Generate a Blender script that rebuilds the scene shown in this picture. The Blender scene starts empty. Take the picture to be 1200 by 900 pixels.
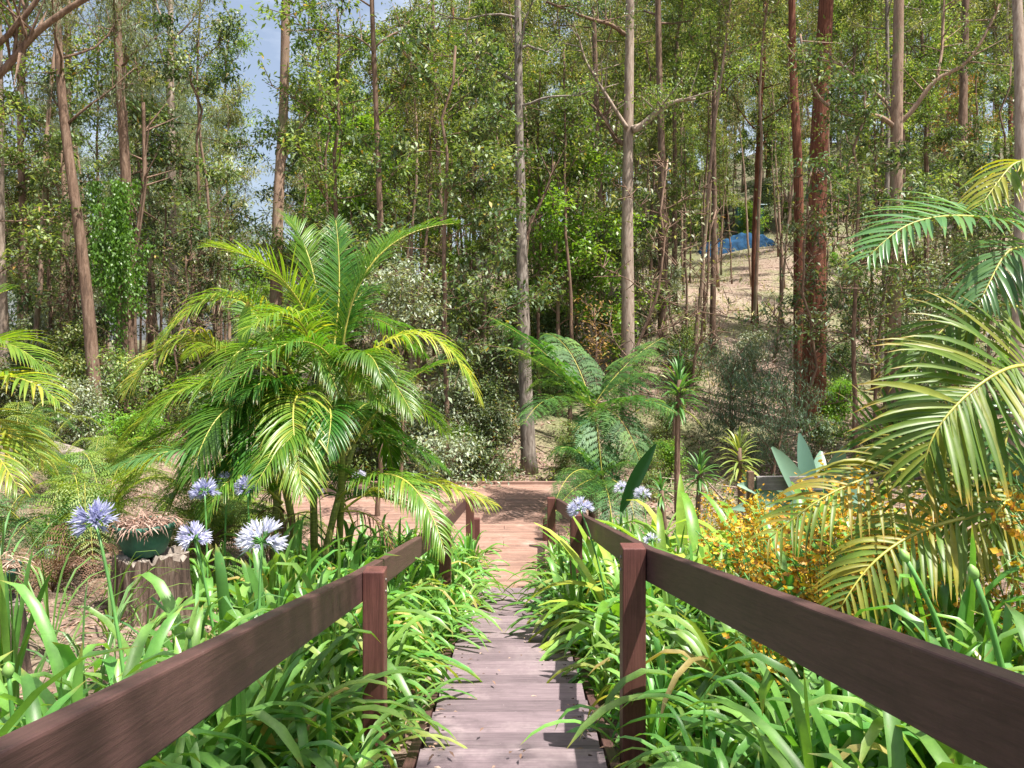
import bpy, math
import numpy as np
from mathutils import Vector

sc = bpy.context.scene
COL = sc.collection
F = 900.0            # focal length in photo pixels (1200 wide), horizon at row 400
def P(px, py, d):
    return np.array([(px-600.0)*d/F, d, (400.0-py)*d/F])
def sstep(v, a, b):
    t = np.clip((v-a)/(b-a), 0, 1); return t*t*(3-2*t)

# ------------------------------------------------------------------ terrain
def ground(x, y):
    x = np.asarray(x, float); y = np.asarray(y, float)
    z = -(1.12+0.17*np.clip(y, -3, 7.4))-0.10
    z = z-0.42*sstep(y, 7.6, 10.5)
    ax = np.abs(x)
    bank = 0.26*np.clip(ax-0.75, 0, 2.2)+0.05*np.clip(ax-2.95, 0, 4)
    z = z+bank*(1-sstep(y, 6.5, 10.5))
    z = z+0.04*np.sin(x*1.7+y*0.9)*sstep(ax, 1.0, 2.0)
    z = z+1.0*sstep(-x, 2.7, 5.5)*sstep(y, 4.6, 8.0)*(1-sstep(y, 19, 30))
    lat = 0.10+0.90*sstep(x/np.clip(y, 5, 500), -0.34, 0.05)
    rise = 0.32*np.clip(y-17.0, 0, None)
    rise = 30*(1-np.exp(-rise/30.0))*(1+0.02*np.clip(x-8, 0, 30)*sstep(y, 20, 45))
    z = z+rise*lat+0.25*np.sin(x*0.45+1)*np.sin(y*0.37)*sstep(y, 15, 24)
    z = z+0.35*sstep(y, 15.0, 18.5)
    return z
def gz(x, y): return float(ground(x, y))

# ------------------------------------------------------------------ mesh builder
class G:
    def __init__(s): s.V=[]; s.Q=[]; s.T=[]; s.A=[]; s.M=[]; s.n=0
    def add(s, v, q, tint=0.5, along=0.0, m=0):
        v = np.asarray(v, np.float32).reshape(-1, 3); q = np.asarray(q, np.int32).reshape(-1, 4)
        s.V.append(v); s.Q.append(q+s.n); s.n += len(v)
        s.T.append(np.broadcast_to(np.asarray(tint, np.float32), (len(v),)))
        s.A.append(np.broadcast_to(np.asarray(along, np.float32), (len(v),)))
        s.M.append(np.full(len(q), m, np.int32))
    def build(s, name, mats, parent=None, smooth=True, loc=None):
        V=np.concatenate(s.V); Q=np.concatenate(s.Q)
        if loc is not None: V = V-np.asarray(loc, np.float32)
        me = bpy.data.meshes.new(name)
        me.vertices.add(len(V)); me.vertices.foreach_set('co', V.ravel())
        me.loops.add(len(Q)*4); me.loops.foreach_set('vertex_index', Q.ravel())
        me.polygons.add(len(Q)); me.polygons.foreach_set('loop_start', np.arange(len(Q), dtype=np.int32)*4)
        me.polygons.foreach_set('material_index', np.concatenate(s.M))
        if smooth: me.polygons.foreach_set('use_smooth', np.ones(len(Q), bool))
        for nm, arr in (('tint', s.T), ('along', s.A)):
            a = me.attributes.new(nm, 'FLOAT', 'POINT'); a.data.foreach_set('value', np.concatenate(arr))
        me.update(calc_edges=True); me.validate()
        for m in (mats if isinstance(mats, (list, tuple)) else [mats]): me.materials.append(m)
        o = bpy.data.objects.new(name, me); COL.objects.link(o)
        if loc is not None: o.location = tuple(map(float, loc))
        if parent is not None: o.parent = parent
        return o
def norm(a): return a/np.maximum(np.linalg.norm(a, axis=-1, keepdims=True), 1e-9)

def tube(g, pts, rad, n=8, tint=0.5, m=0, rough=0.0, rng=None, cap=True):
    pts = np.asarray(pts, float); k = len(pts)
    rad = np.broadcast_to(np.asarray(rad, float), (k,)).copy()
    tan = norm(np.gradient(pts, axis=0))
    ref = np.array([1.0, 0.13, 0.0]) if abs(tan[:, 2]).mean() > 0.6 else np.array([0, 0, 1.0])
    s = norm(np.cross(tan, ref)); u = norm(np.cross(s, tan))
    if cap:
        pts = np.concatenate([pts[:1], pts, pts[-1:]]); s=np.concatenate([s[:1],s,s[-1:]]); u=np.concatenate([u[:1],u,u[-1:]])
        rad = np.concatenate([[1e-4], rad, [1e-4]]); k += 2
    th = np.linspace(0, 2*math.pi, n, endpoint=False)
    r = rad[:, None]*np.ones((k, n))
    if rough and rng is not None: r = r*(1+rough*rng.normal(size=(1, n))+rough*0.5*rng.normal(size=(k, n)))
    V = pts[:, None, :]+r[..., None]*(np.cos(th)[None, :, None]*s[:, None, :]+np.sin(th)[None, :, None]*u[:, None, :])
    i = np.arange(k-1)[:, None]; j = np.arange(n)[None, :]; j2 = (j+1) % n
    q = np.stack([i*n+j, (i+1)*n+j, (i+1)*n+j2, i*n+j2], -1).reshape(-1, 4)
    g.add(V, q, tint, np.repeat(np.linspace(0, 1, k), n), m)

def tubes3(g, A, B, r0, r1, tint=0.5, m=0):
    # many thin straight 3-sided twigs at once
    A=np.asarray(A); B=np.asarray(B); N=len(A)
    t=norm(B-A); s=norm(np.cross(t, np.array([0.3,0.5,0.81]))); u=np.cross(s,t)
    th=np.array([0,2.094,4.189])
    ring=np.cos(th)[None,:,None]*s[:,None,:]+np.sin(th)[None,:,None]*u[:,None,:]
    r0=np.broadcast_to(r0,(N,)); r1=np.broadcast_to(r1,(N,))
    V=np.concatenate([A[:,None,:]+ring*r0[:,None,None], B[:,None,:]+ring*r1[:,None,None]],1)
    b=np.arange(N)[:,None]*6
    q=np.concatenate([np.stack([b+a,b+3+a,b+3+(a+1)%3,b+(a+1)%3],-1) for a in range(3)],1)
    g.add(V,q,tint,0,m)

def box(g, c, s, R=None, tint=0.5, m=0):
    c=np.asarray(c,float); h=np.asarray(s,float)/2
    v=np.array([[x,y,z] for x in(-1,1) for y in(-1,1) for z in(-1,1)])*h
    if R is not None: v=v@np.asarray(R).T
    g.add(v+c,[[0,1,3,2],[4,6,7,5],[0,4,5,1],[2,3,7,6],[0,2,6,4],[1,5,7,3]],tint,0,m)

PROF = {
 'strap': lambda t: np.minimum(1, 0.72+0.6*t)*np.where(t>0.7, np.sqrt(np.clip(1-((t-0.7)/0.3)**2,0,1)), 1),
 'leaflet': lambda t: np.minimum(1, 0.45+2.2*t)*np.where(t>0.4, np.clip(1-((t-0.4)/0.6)**1.7,0,1), 1),
 'broad': lambda t: np.sin(np.pi*np.clip(t*0.93+0.05,0,1))**0.75,
 'petal': lambda t: np.sin(np.pi*np.clip(t*0.85+0.12,0,1)),
 'needle': lambda t: np.where(t>0.8, (1-t)/0.2, 1.0),
}
def ribbons(g, P0, D, L, W, droop=1.0, nseg=5, prof='leaflet', up=None, fold=0.25, tint=0.5, m=0, curl=None):
    P0=np.asarray(P0,float).reshape(-1,3); N=len(P0)
    D=norm(np.broadcast_to(np.asarray(D,float),(N,3)))
    L=np.broadcast_to(np.asarray(L,float),(N,)); W=np.broadcast_to(np.asarray(W,float),(N,))
    droop=np.broadcast_to(np.asarray(droop,float),(N,))
    up=np.array([0,0,1.0]) if up is None else np.asarray(up,float)
    up=np.broadcast_to(up,(N,3))
    side=norm(np.cross(D,up)+1e-5)
    t=np.linspace(0,1,nseg+1)
    pts=[P0]; dirs=[D]
    for k in range(nseg):
        d=D+droop[:,None]*((k+0.5)/nseg)**1.3*np.array([0,0,-1.0])
        if curl is not None: d=d+curl*((k+0.5)/nseg)
        d=norm(d); pts.append(pts[-1]+d*(L/nseg)[:,None]); dirs.append(d)
    C=np.stack(pts,1); T=np.stack(dirs,1)
    nrm=norm(np.cross(side[:,None,:],T))
    w=(PROF[prof](t)[None,:]*W[:,None]/2)[...,None]
    lift=nrm*w*fold*2
    Vt=np.stack([C-side[:,None,:]*w+lift, C, C+side[:,None,:]*w+lift],2)   # N,k,3,3
    k=nseg+1
    b=(np.arange(N)*k*3)[:,None,None]; i=np.arange(nseg)[None,:,None]*3; j=np.arange(2)[None,None,:]
    q=np.stack([b+i+j,b+i+j+1,b+i+3+j+1,b+i+3+j],-1).reshape(-1,4)
    tn=np.broadcast_to(np.asarray(tint,float),(N,))
    g.add(Vt, q, np.repeat(tn,k*3), np.tile(np.repeat(t,3),N), m)
    return C[:,-1]

def leaves(g, C, D, L, W, up, tint, m=0):
    N=len(C); D=norm(D); side=norm(np.cross(D,up)+1e-5); n=np.cross(side,D)
    L=np.broadcast_to(L,(N,))[:,None]; W=np.broadcast_to(W,(N,))[:,None]
    mid=C+D*L*0.45
    V=np.stack([C, mid-side*W/2+n*W*0.15, C+D*L-n*L*0.12, mid+side*W/2+n*W*0.15],1)
    q=np.arange(N)[:,None]*4+np.arange(4)[None,:]
    g.add(V,q,np.repeat(tint,4),np.tile([0,.5,1,.5],N),m)

def rdir(rng, N): return norm(rng.normal(size=(N,3)))
def bez(a,b,c,n):
    t=np.linspace(0,1,n)[:,None]; a,b,c=map(np.asarray,(a,b,c))
    return (1-t)**2*a+2*t*(1-t)*b+t*t*c

# ------------------------------------------------------------------ materials
def newmat(name):
    m=bpy.data.materials.new(name); m.use_nodes=True; nt=m.node_tree; nt.nodes.clear()
    out=nt.nodes.new('ShaderNodeOutputMaterial'); return m,nt,out
def ramp(nt, src, stops, interp='LINEAR'):
    r=nt.nodes.new('ShaderNodeValToRGB'); r.color_ramp.interpolation=interp
    e=r.color_ramp.elements
    while len(e)<len(stops): e.new(0.5)
    for el,(p,c) in zip(e,stops): el.position=p; el.color=(*c,1)
    nt.links.new(src, r.inputs[0]); return r.outputs[0]
def attr(nt,n):
    a=nt.nodes.new('ShaderNodeAttribute'); a.attribute_name=n; return a.outputs['Fac']
def noise(nt, scale, detail=4, rough=0.55, vec=None, dist=0.0):
    n=nt.nodes.new('ShaderNodeTexNoise'); n.inputs['Scale'].default_value=scale
    n.inputs['Detail'].default_value=detail; n.inputs['Roughness'].default_value=rough; n.inputs['Distortion'].default_value=dist
    if vec is not None: nt.links.new(vec,n.inputs['Vector'])
    return n.outputs['Fac']
def mapping(nt, scale, coord='Object', rot=(0,0,0)):
    tc=nt.nodes.new('ShaderNodeTexCoord'); mp=nt.nodes.new('ShaderNodeMapping')
    mp.inputs['Scale'].default_value=scale; mp.inputs['Rotation'].default_value=rot
    nt.links.new(tc.outputs[coord],mp.inputs['Vector']); return mp.outputs[0]
def mixc(nt,f,a,b,mode='MIX'):
    x=nt.nodes.new('ShaderNodeMix'); x.data_type='RGBA'; x.blend_type=mode
    for sck,v in ((0,f),(6,a),(7,b)):
        if hasattr(v,'links') : nt.links.new(v,x.inputs[sck])
        elif isinstance(v,tuple): x.inputs[sck].default_value=(*v,1)
        else: x.inputs[sck].default_value=v
    return x.outputs[2]
def bump(nt, h, strength=0.4, dist=0.01):
    b=nt.nodes.new('ShaderNodeBump'); b.inputs['Strength'].default_value=strength; b.inputs['Distance'].default_value=dist
    nt.links.new(h,b.inputs['Height']); return b.outputs[0]

def leafmat(name, stops, rough=0.38, trans=0.35, tip=None, tipfrom=0.8, var=0.25, spec=0.5, transcol=(1.5,1.45,0.45), veins=0):
    m,nt,out=newmat(name)
    c=ramp(nt,attr(nt,'tint'),stops)
    if tip:
        f=ramp(nt,attr(nt,'along'),[(tipfrom,(0,0,0)),(1.0,(1,1,1))])
        c=mixc(nt,f,c,tip)
    if veins:
        v_=mapping(nt,(1,1,1)); c=mixc(nt,.9,c,ramp(nt,noise(nt,16,5,.7,v_),[(.3,(.7,.72,.7)),(.7,(1.22,1.18,1.1))]),'MULTIPLY')
        c=mixc(nt,ramp(nt,noise(nt,55,3,.6,v_),[(.68,(0,0,0)),(.76,(.6,.6,.6))]),c,(.24,.17,.07))
    oi=nt.nodes.new('ShaderNodeObjectInfo')
    hs=nt.nodes.new('ShaderNodeHueSaturation')
    mr=nt.nodes.new('ShaderNodeMapRange'); mr.inputs['To Min'].default_value=1-var; mr.inputs['To Max'].default_value=1+var
    nt.links.new(oi.outputs['Random'],mr.inputs['Value']); nt.links.new(mr.outputs[0],hs.inputs['Value'])
    mh=nt.nodes.new('ShaderNodeMath'); mh.operation='MULTIPLY_ADD'; mh.inputs[1].default_value=0.03; mh.inputs[2].default_value=0.485
    nt.links.new(oi.outputs['Random'],mh.inputs[0]); nt.links.new(mh.outputs[0],hs.inputs['Hue'])
    nt.links.new(c,hs.inputs['Color'])
    c=hs.outputs[0]
    b=nt.nodes.new('ShaderNodeBsdfPrincipled'); nt.links.new(c,b.inputs['Base Color'])
    b.inputs['Roughness'].default_value=rough; b.inputs['Specular IOR Level'].default_value=spec
    tr=nt.nodes.new('ShaderNodeBsdfTranslucent')
    nt.links.new(mixc(nt,1.0,c,transcol,'MULTIPLY'),tr.inputs['Color'])
    mx=nt.nodes.new('ShaderNodeMixShader'); mx.inputs[0].default_value=trans
    nt.links.new(b.outputs[0],mx.inputs[1]); nt.links.new(tr.outputs[0],mx.inputs[2]); nt.links.new(mx.outputs[0],out.inputs[0])
    return m
def barkmat(name, stops, scale=(6,6,1.1), bs=0.7, bd=0.02, rough=0.9, moss=None):
    m,nt,out=newmat(name)
    v=mapping(nt,scale)
    n=noise(nt,3.0,6,0.65,v,0.6)
    n2=noise(nt,1.1,3,0.5,mapping(nt,(1.2,1.2,0.6)))
    c=ramp(nt,n,stops)
    c=mixc(nt,0.55,c,ramp(nt,n2,[(0.3,(0.62,0.6,0.6)),(0.7,(1.25,1.25,1.25))]),'MULTIPLY')
    if moss: c=mixc(nt,ramp(nt,noise(nt,2.6,4,0.6,mapping(nt,(1,1,.5))),[(0.52,(0,0,0)),(0.66,(0.7,0.7,0.7))]),c,moss)
    b=nt.nodes.new('ShaderNodeBsdfPrincipled'); nt.links.new(c,b.inputs['Base Color']); b.inputs['Roughness'].default_value=rough
    b.inputs['Specular IOR Level'].default_value=0.25
    nt.links.new(bump(nt,n,bs,bd),b.inputs['Normal']); nt.links.new(b.outputs[0],out.inputs[0]); return m
def plain(name,col,rough=0.6,spec=0.4,nscale=20,amt=0.25,bs=0.15,bd=0.004,stretch=(1,1,1),metal=0):
    m,nt,out=newmat(name)
    n=noise(nt,nscale,5,0.6,mapping(nt,stretch))
    lo=tuple(x*(1-amt) for x in col); hi=tuple(min(1,x*(1+amt)) for x in col)
    c=ramp(nt,n,[(0.3,lo),(0.7,hi)])
    b=nt.nodes.new('ShaderNodeBsdfPrincipled'); nt.links.new(c,b.inputs['Base Color']); b.inputs['Roughness'].default_value=rough
    b.inputs['Specular IOR Level'].default_value=spec; b.inputs['Metallic'].default_value=metal
    nt.links.new(bump(nt,n,bs,bd),b.inputs['Normal']); nt.links.new(b.outputs[0],out.inputs[0]); return m

M={}
M['agap']=leafmat('agapanthus leaf',[(0,(0.06,0.18,0.04)),(0.5,(0.13,0.31,0.065)),(0.93,(0.23,0.40,0.09)),(1,(0.40,0.34,0.12))],rough=0.40,trans=0.36,tip=(0.35,0.30,0.08),tipfrom=.93,veins=1,var=0.2,spec=.7)
M['agap2']=leafmat('agapanthus leaf pale',[(0,(0.07,0.18,0.06)),(1,(0.16,0.31,0.1))],rough=0.36,trans=0.3,var=0.15)
M['palm']=leafmat('palm leaflet',[(0,(0.035,0.135,0.02)),(0.4,(0.10,0.235,0.032)),(0.8,(0.21,0.33,0.045)),(1,(0.47,0.44,0.07))],rough=0.33,trans=0.45,veins=1,tip=(0.45,0.33,0.06),tipfrom=0.86,var=0.05)
M['palmy']=leafmat('palm leaflet yellow',[(0,(0.05,0.14,0.022)),(0.5,(0.14,0.23,0.032)),(1,(0.36,0.30,0.04))],rough=0.42,trans=0.36,spec=.4,veins=1,tip=(0.5,0.32,0.06),tipfrom=0.8,var=0.05)
M['palmg']=leafmat('palm leaflet green',[(0,(0.06,0.15,0.055)),(0.6,(0.12,0.24,0.07)),(1,(0.24,0.32,0.06))],rough=0.33,trans=0.32,tip=(0.4,0.33,0.06),tipfrom=0.88,var=0.05)
M['rachis']=plain('palm rachis',(0.36,0.34,0.06),0.45,0.5,8,0.3)
M['cane']=plain('palm cane',(0.22,0.24,0.06),0.5,0.4,14,0.5,stretch=(1,1,6))
M['fern']=leafmat('tree fern leaf',[(0,(0.03,0.10,0.028)),(0.6,(0.07,0.18,0.045)),(1,(0.15,0.28,0.06))],rough=0.5,trans=0.35,var=0.05)
M['fernlime']=leafmat('lime fern leaf',[(0,(0.09,0.19,0.03)),(1,(0.27,0.35,0.055))],rough=0.5,trans=0.4,var=0.08)
M['deadfrond']=leafmat('dead leaf',[(0,(0.10,0.05,0.03)),(1,(0.22,0.12,0.07))],rough=0.8,trans=0.1,var=0.05)
M['l_gloss']=leafmat('glossy broad leaf',[(0,(0.022,0.05,0.016)),(0.45,(0.075,0.125,0.045)),(0.75,(0.20,0.26,0.13)),(0.95,(0.40,0.44,0.30)),(1,(0.4,0.3,0.08))],rough=0.52,trans=0.3,spec=0.7,var=0.3)  # leaf tone varies; darkest and palest tints also paint in gaps and highlights
M['l_mid']=leafmat('mid green leaf',[(0,(0.03,0.06,0.016)),(0.45,(0.095,0.15,0.04)),(0.75,(0.20,0.27,0.085)),(0.96,(0.36,0.41,0.19)),(1,(0.36,0.22,0.06))],rough=0.52,trans=0.36,var=0.3)  # tint range also carries painted shade and whitish highlights of the canopy
M['l_lime']=leafmat('lime green leaf',[(0,(0.09,0.22,0.03)),(0.6,(0.17,0.34,0.045)),(1,(0.30,0.44,0.06))],rough=0.4,trans=0.42,var=0.15)
M['l_olive']=leafmat('olive eucalypt leaf',[(0,(0.045,0.06,0.025)),(0.5,(0.14,0.165,0.07)),(0.8,(0.27,0.28,0.14)),(0.95,(0.42,0.42,0.27)),(1,(0.30,0.18,0.08))],rough=0.5,trans=0.3,spec=0.6,var=0.25)
M['l_grey']=leafmat('pale glossy leaf',[(0,(0.14,0.19,0.12)),(0.6,(0.26,0.31,0.2)),(1,(0.42,0.45,0.32))],rough=0.48,trans=0.2,spec=0.8,var=0.1)
M['l_need']=leafmat('casuarina needles',[(0,(0.05,0.08,0.035)),(1,(0.26,0.31,0.17))],rough=0.5,trans=0.3,var=0.2)
M['l_dead']=leafmat('browned foliage',[(0,(0.24,0.12,0.05)),(1,(0.38,0.22,0.08))],rough=0.7,trans=0.25,var=0.1)
M['l_vine']=leafmat('vine leaf',[(0,(0.045,0.14,0.02)),(1,(0.14,0.32,0.04))],rough=0.4,trans=0.4,var=0.1)
M['l_blue']=leafmat('blue green leaf',[(0,(0.05,0.13,0.10)),(1,(0.11,0.24,0.18))],rough=0.45,trans=0.2,var=0.05)
M['l_dkshrub']=leafmat('feathery grey green leaf',[(0,(0.055,0.10,0.06)),(1,(0.13,0.20,0.11))],rough=0.5,trans=0.25,var=0.15)
M['broad']=leafmat('broad lime leaf',[(0,(0.10,0.24,0.03)),(0.5,(0.24,0.38,0.05)),(1,(0.45,0.50,0.09))],rough=0.36,trans=0.4,var=0.15,veins=1)
M['agave']=leafmat('agave leaf',[(0,(0.07,0.15,0.11)),(1,(0.16,0.27,0.18))],rough=0.45,trans=0.12,var=0.05)
M['darkbroad']=leafmat('dark banana leaf',[(0,(0.02,0.08,0.02)),(1,(0.04,0.13,0.03))],rough=0.35,trans=0.25,var=0.05)
M['drac']=leafmat('cabbage tree leaf',[(0,(0.05,0.15,0.04)),(0.7,(0.10,0.26,0.06)),(1,(0.26,0.30,0.07))],rough=0.4,trans=0.3,var=0.1)
M['bromel']=leafmat('rosette leaf',[(0,(0.16,0.26,0.06)),(0.7,(0.30,0.38,0.10)),(1,(0.42,0.36,0.10))],rough=0.4,trans=0.3,var=0.1)
M['yflower']=leafmat('yellow orchid petal',[(0,(0.33,0.13,0.02)),(0.35,(0.60,0.34,0.025)),(1,(0.80,0.56,0.05))],rough=0.5,trans=0.35,var=0.1,transcol=(1.2,1.1,0.6))
M['bflower']=leafmat('blue agapanthus petal',[(0,(0.48,0.48,0.68)),(0.6,(0.66,0.66,0.82)),(1,(0.82,0.82,0.9))],rough=0.5,trans=0.35,var=0.08,transcol=(1.05,1.05,1.1))
M['wflower']=leafmat('pale agapanthus petal',[(0,(0.60,0.60,0.76)),(1,(0.86,0.86,0.92))],rough=0.5,trans=0.3,var=0.05,transcol=(1,1,1.05))
M['vflower']=leafmat('violet agapanthus petal',[(0,(0.36,0.36,0.58)),(1,(0.60,0.60,0.78))],rough=0.5,trans=0.35,var=0.05,transcol=(1.0,1.0,1.15))
M['stalk']=plain('flower stalk',(0.10,0.26,0.06),0.45,0.4,12,0.3)
M['bud']=plain('flower bud',(0.22,0.38,0.10),0.45,0.4,12,0.3)
M['litter']=leafmat('leaf litter',[(0,(0.10,0.06,0.045)),(0.5,(0.25,0.15,0.10)),(1,(0.5,0.38,0.30))],rough=0.8,trans=0.1,var=0.05)
M['grass']=leafmat('dry grass',[(0,(0.12,0.20,0.05)),(0.4,(0.27,0.30,0.10)),(1,(0.50,0.42,0.25))],rough=0.6,trans=0.3,var=0.05)
M['ggrass']=leafmat('green grass',[(0,(0.06,0.16,0.03)),(1,(0.18,0.30,0.07))],rough=0.5,trans=0.35,var=0.1)
M['b_pale']=barkmat('pale eucalypt bark',[(0.25,(0.11,0.075,0.055)),(0.42,(0.27,0.205,0.16)),(0.7,(0.46,0.38,0.31))],bs=0.5)
M['b_tan']=barkmat('tan eucalypt bark',[(0.25,(0.12,0.075,0.05)),(0.45,(0.27,0.18,0.13)),(0.75,(0.42,0.31,0.23))],bs=0.6,moss=(0.16,0.17,0.08))
M['b_red']=barkmat('red ironbark',[(0.3,(0.05,0.018,0.012)),(0.5,(0.17,0.062,0.036)),(0.75,(0.32,0.14,0.08))],scale=(11,11,0.7),bs=1.0,bd=0.03)
M['b_brown']=barkmat('brown bark',[(0.3,(0.07,0.045,0.032)),(0.5,(0.18,0.115,0.08)),(0.75,(0.32,0.23,0.17))],bs=0.9,bd=0.025)
M['b_grey']=barkmat('grey lichen bark',[(0.3,(0.08,0.062,0.05)),(0.5,(0.22,0.185,0.155)),(0.75,(0.42,0.38,0.33))],bs=0.6)

def ground_mat():
    m,nt,out=newmat('forest floor')
    v=mapping(nt,(1,1,1))
    n1=noise(nt,14,8,0.7,v); n2=noise(nt,0.35,4,0.6,v); n3=noise(nt,90,3,0.6,v)
    litter=ramp(nt,n1,[(0.3,(0.07,0.04,0.03)),(0.48,(0.20,0.13,0.10)),(0.6,(0.33,0.24,0.19)),(0.8,(0.50,0.42,0.34))])
    straw=ramp(nt,n1,[(0.3,(0.11,0.085,0.06)),(0.5,(0.28,0.225,0.165)),(0.75,(0.48,0.41,0.32))])
    green=ramp(nt,n1,[(0.35,(0.06,0.09,0.03)),(0.7,(0.22,0.25,0.09))])
    sp=nt.nodes.new('ShaderNodeSeparateXYZ'); nt.links.new(v,sp.inputs[0])
    mr=nt.nodes.new('ShaderNodeMapRange'); mr.inputs['From Min'].default_value=18; mr.inputs['From Max'].default_value=28
    nt.links.new(sp.outputs['Y'],mr.inputs['Value'])
    m2=nt.nodes.new('ShaderNodeMapRange'); m2.inputs['From Min'].default_value=36; m2.inputs['From Max'].default_value=46
    nt.links.new(sp.outputs['Y'],m2.inputs['Value'])
    patch=ramp(nt,noise(nt,.22,4,.6,v),[(.42,(.15,.15,.15)),(.6,(1,1,1))])
    ff=nt.nodes.new('ShaderNodeMath'); ff.operation='MULTIPLY'; nt.links.new(mr.outputs[0],ff.inputs[0]); nt.links.new(patch,ff.inputs[1])
    c=mixc(nt,ff.outputs[0],litter,straw)
    c=mixc(nt,m2.outputs[0],c,(0.10,0.085,0.05))
    c=mixc(nt,ramp(nt,n2,[(0.45,(0,0,0)),(0.62,(0.75,0.75,0.75))]),c,green)
    c=mixc(nt,0.4,c,ramp(nt,n3,[(0.3,(0.55,0.55,0.55)),(0.7,(1.3,1.3,1.3))]),'MULTIPLY')
    b=nt.nodes.new('ShaderNodeBsdfPrincipled'); nt.links.new(c,b.inputs['Base Color']); b.inputs['Roughness'].default_value=0.95
    nt.links.new(bump(nt,n1,0.9,0.04),b.inputs['Normal']); nt.links.new(b.outputs[0],out.inputs[0]); return m
M['ground']=ground_mat()

def woodmat(name, base, light, worn, axis='X', rough=0.6, wear=0.62):
    m,nt,out=newmat(name)
    sc_={'X':(1.2,24,24),'Y':(24,1.2,24),'Z':(24,24,1.2)}[axis]
    m1=mapping(nt,(1,1,1))
    if axis=='Y':      # grain runs along the sloping rail
        sx_=nt.nodes.new('ShaderNodeSeparateXYZ'); nt.links.new(m1,sx_.inputs[0]); ma=nt.nodes.new('ShaderNodeMath'); ma.operation='MULTIPLY_ADD'; ma.inputs[1].default_value=.2
        nt.links.new(sx_.outputs['Y'],ma.inputs[0]); nt.links.new(sx_.outputs['Z'],ma.inputs[2]); cb=nt.nodes.new('ShaderNodeCombineXYZ')
        nt.links.new(sx_.outputs['X'],cb.inputs['X']); nt.links.new(sx_.outputs['Y'],cb.inputs['Y']); nt.links.new(ma.outputs[0],cb.inputs['Z']); m1=cb.outputs[0]
    m2=nt.nodes.new('ShaderNodeMapping'); m2.inputs['Scale'].default_value=sc_; nt.links.new(m1,m2.inputs['Vector'])
    g1=noise(nt,1.6,6,0.65,m2.outputs[0],0.4)
    g2=noise(nt,2.2,5,0.7,mapping(nt,(1,1,1)))
    c=ramp(nt,g1,[(0.25,tuple(x*0.75 for x in base)),(0.5,base),(0.78,light)])
    c=mixc(nt,ramp(nt,g2,[(wear-0.08,(0,0,0)),(wear+0.14,(0.8,0.8,0.8))]),c,worn)
    c=mixc(nt,0.5,c,ramp(nt,attr(nt,'tint'),[(0,(0.55,0.52,0.53)),(1,(1.4,1.36,1.34))]),'MULTIPLY')
    fg=nt.nodes.new('ShaderNodeMapping'); fg.inputs['Scale'].default_value=tuple(x*(6 if x>2 else 4) for x in sc_); nt.links.new(m1,fg.inputs['Vector'])
    fgn=noise(nt,1.0,5,.7,fg.outputs[0],.2)
    c=mixc(nt,0.8,c,ramp(nt,fgn,[(.32,(.62,.62,.62)),(.5,(1,1,1)),(.7,(1.28,1.26,1.25))]),'MULTIPLY')
    # dark mould stains, long worn streaks, paint chips
    c=mixc(nt,ramp(nt,noise(nt,5.5,6,.72,mapping(nt,(1,1,1))),[(.50,(0,0,0)),(.72,(.55,.55,.55))]),c,tuple(x*.45 for x in base))
    m3=nt.nodes.new('ShaderNodeMapping'); m3.inputs['Scale'].default_value=tuple(x*2.2 for x in sc_); nt.links.new(m1,m3.inputs['Vector'])
    c=mixc(nt,ramp(nt,noise(nt,1.1,4,.75,m3.outputs[0]),[(.60,(0,0,0)),(.70,(.55,.55,.55))]),c,tuple(x*.5 for x in base))
    ch=noise(nt,38,3,0.5,mapping(nt,(1,1,1)))
    c=mixc(nt,ramp(nt,ch,[(0.70,(0,0,0)),(0.76,(0.5,0.5,0.5))]),c,worn)
    b=nt.nodes.new('ShaderNodeBsdfPrincipled'); nt.links.new(c,b.inputs['Base Color']); b.inputs['Roughness'].default_value=rough
    b.inputs['Specular IOR Level'].default_value=0.35
    nt.links.new(bump(nt,fgn,0.5,0.003),b.inputs['Normal']); nt.links.new(b.outputs[0],out.inputs[0]); return m
M['railY']=woodmat('brown rail paint',(0.085,0.044,0.040),(0.10,0.054,0.049),(0.135,0.085,0.077),'Y',0.5,0.70)
M['post']=woodmat('brown post paint',(0.125,0.05,0.042),(0.16,0.068,0.058),(0.21,0.12,0.10),'Z',0.5,0.7)
M['tread']=woodmat('weathered tread',(0.155,0.118,0.130),(0.20,0.157,0.168),(0.285,0.235,0.24),'X',0.75,0.56)
M['deck']=woodmat('deck board',(0.26,0.158,0.122),(0.335,0.215,0.17),(0.41,0.30,0.25),'X',0.7,0.6)
M['greywood']=woodmat('grey timber',(0.17,0.16,0.155),(0.26,0.245,0.24),(0.34,0.32,0.31),'X',0.85,0.6)

# ------------------------------------------------------------------ object helpers
def tag(o,label=None,cat=None,group=None,kind=None):
    if label: o['label']=label
    if cat: o['category']=cat
    if group: o['group']=group
    if kind: o['kind']=kind
    return o
def empty(name,loc=(0,0,0),rz=0,s=1):
    o=bpy.data.objects.new(name,None); COL.objects.link(o); o.location=tuple(map(float,loc)); o.rotation_euler=(0,0,rz); o.scale=(s,)*3
    o.empty_display_size=0.1
    return o
def copy_tree(o,parent=None):
    c=o.copy(); COL.objects.link(c); c.parent=parent
    for ch in [k for k in KIDS.get(o.name,[])]: copy_tree(ch,c)
    return c
KIDS={}
def reg(root):
    KIDS[root.name]=list(root.children)
    for c in root.children: reg(c)

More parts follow.
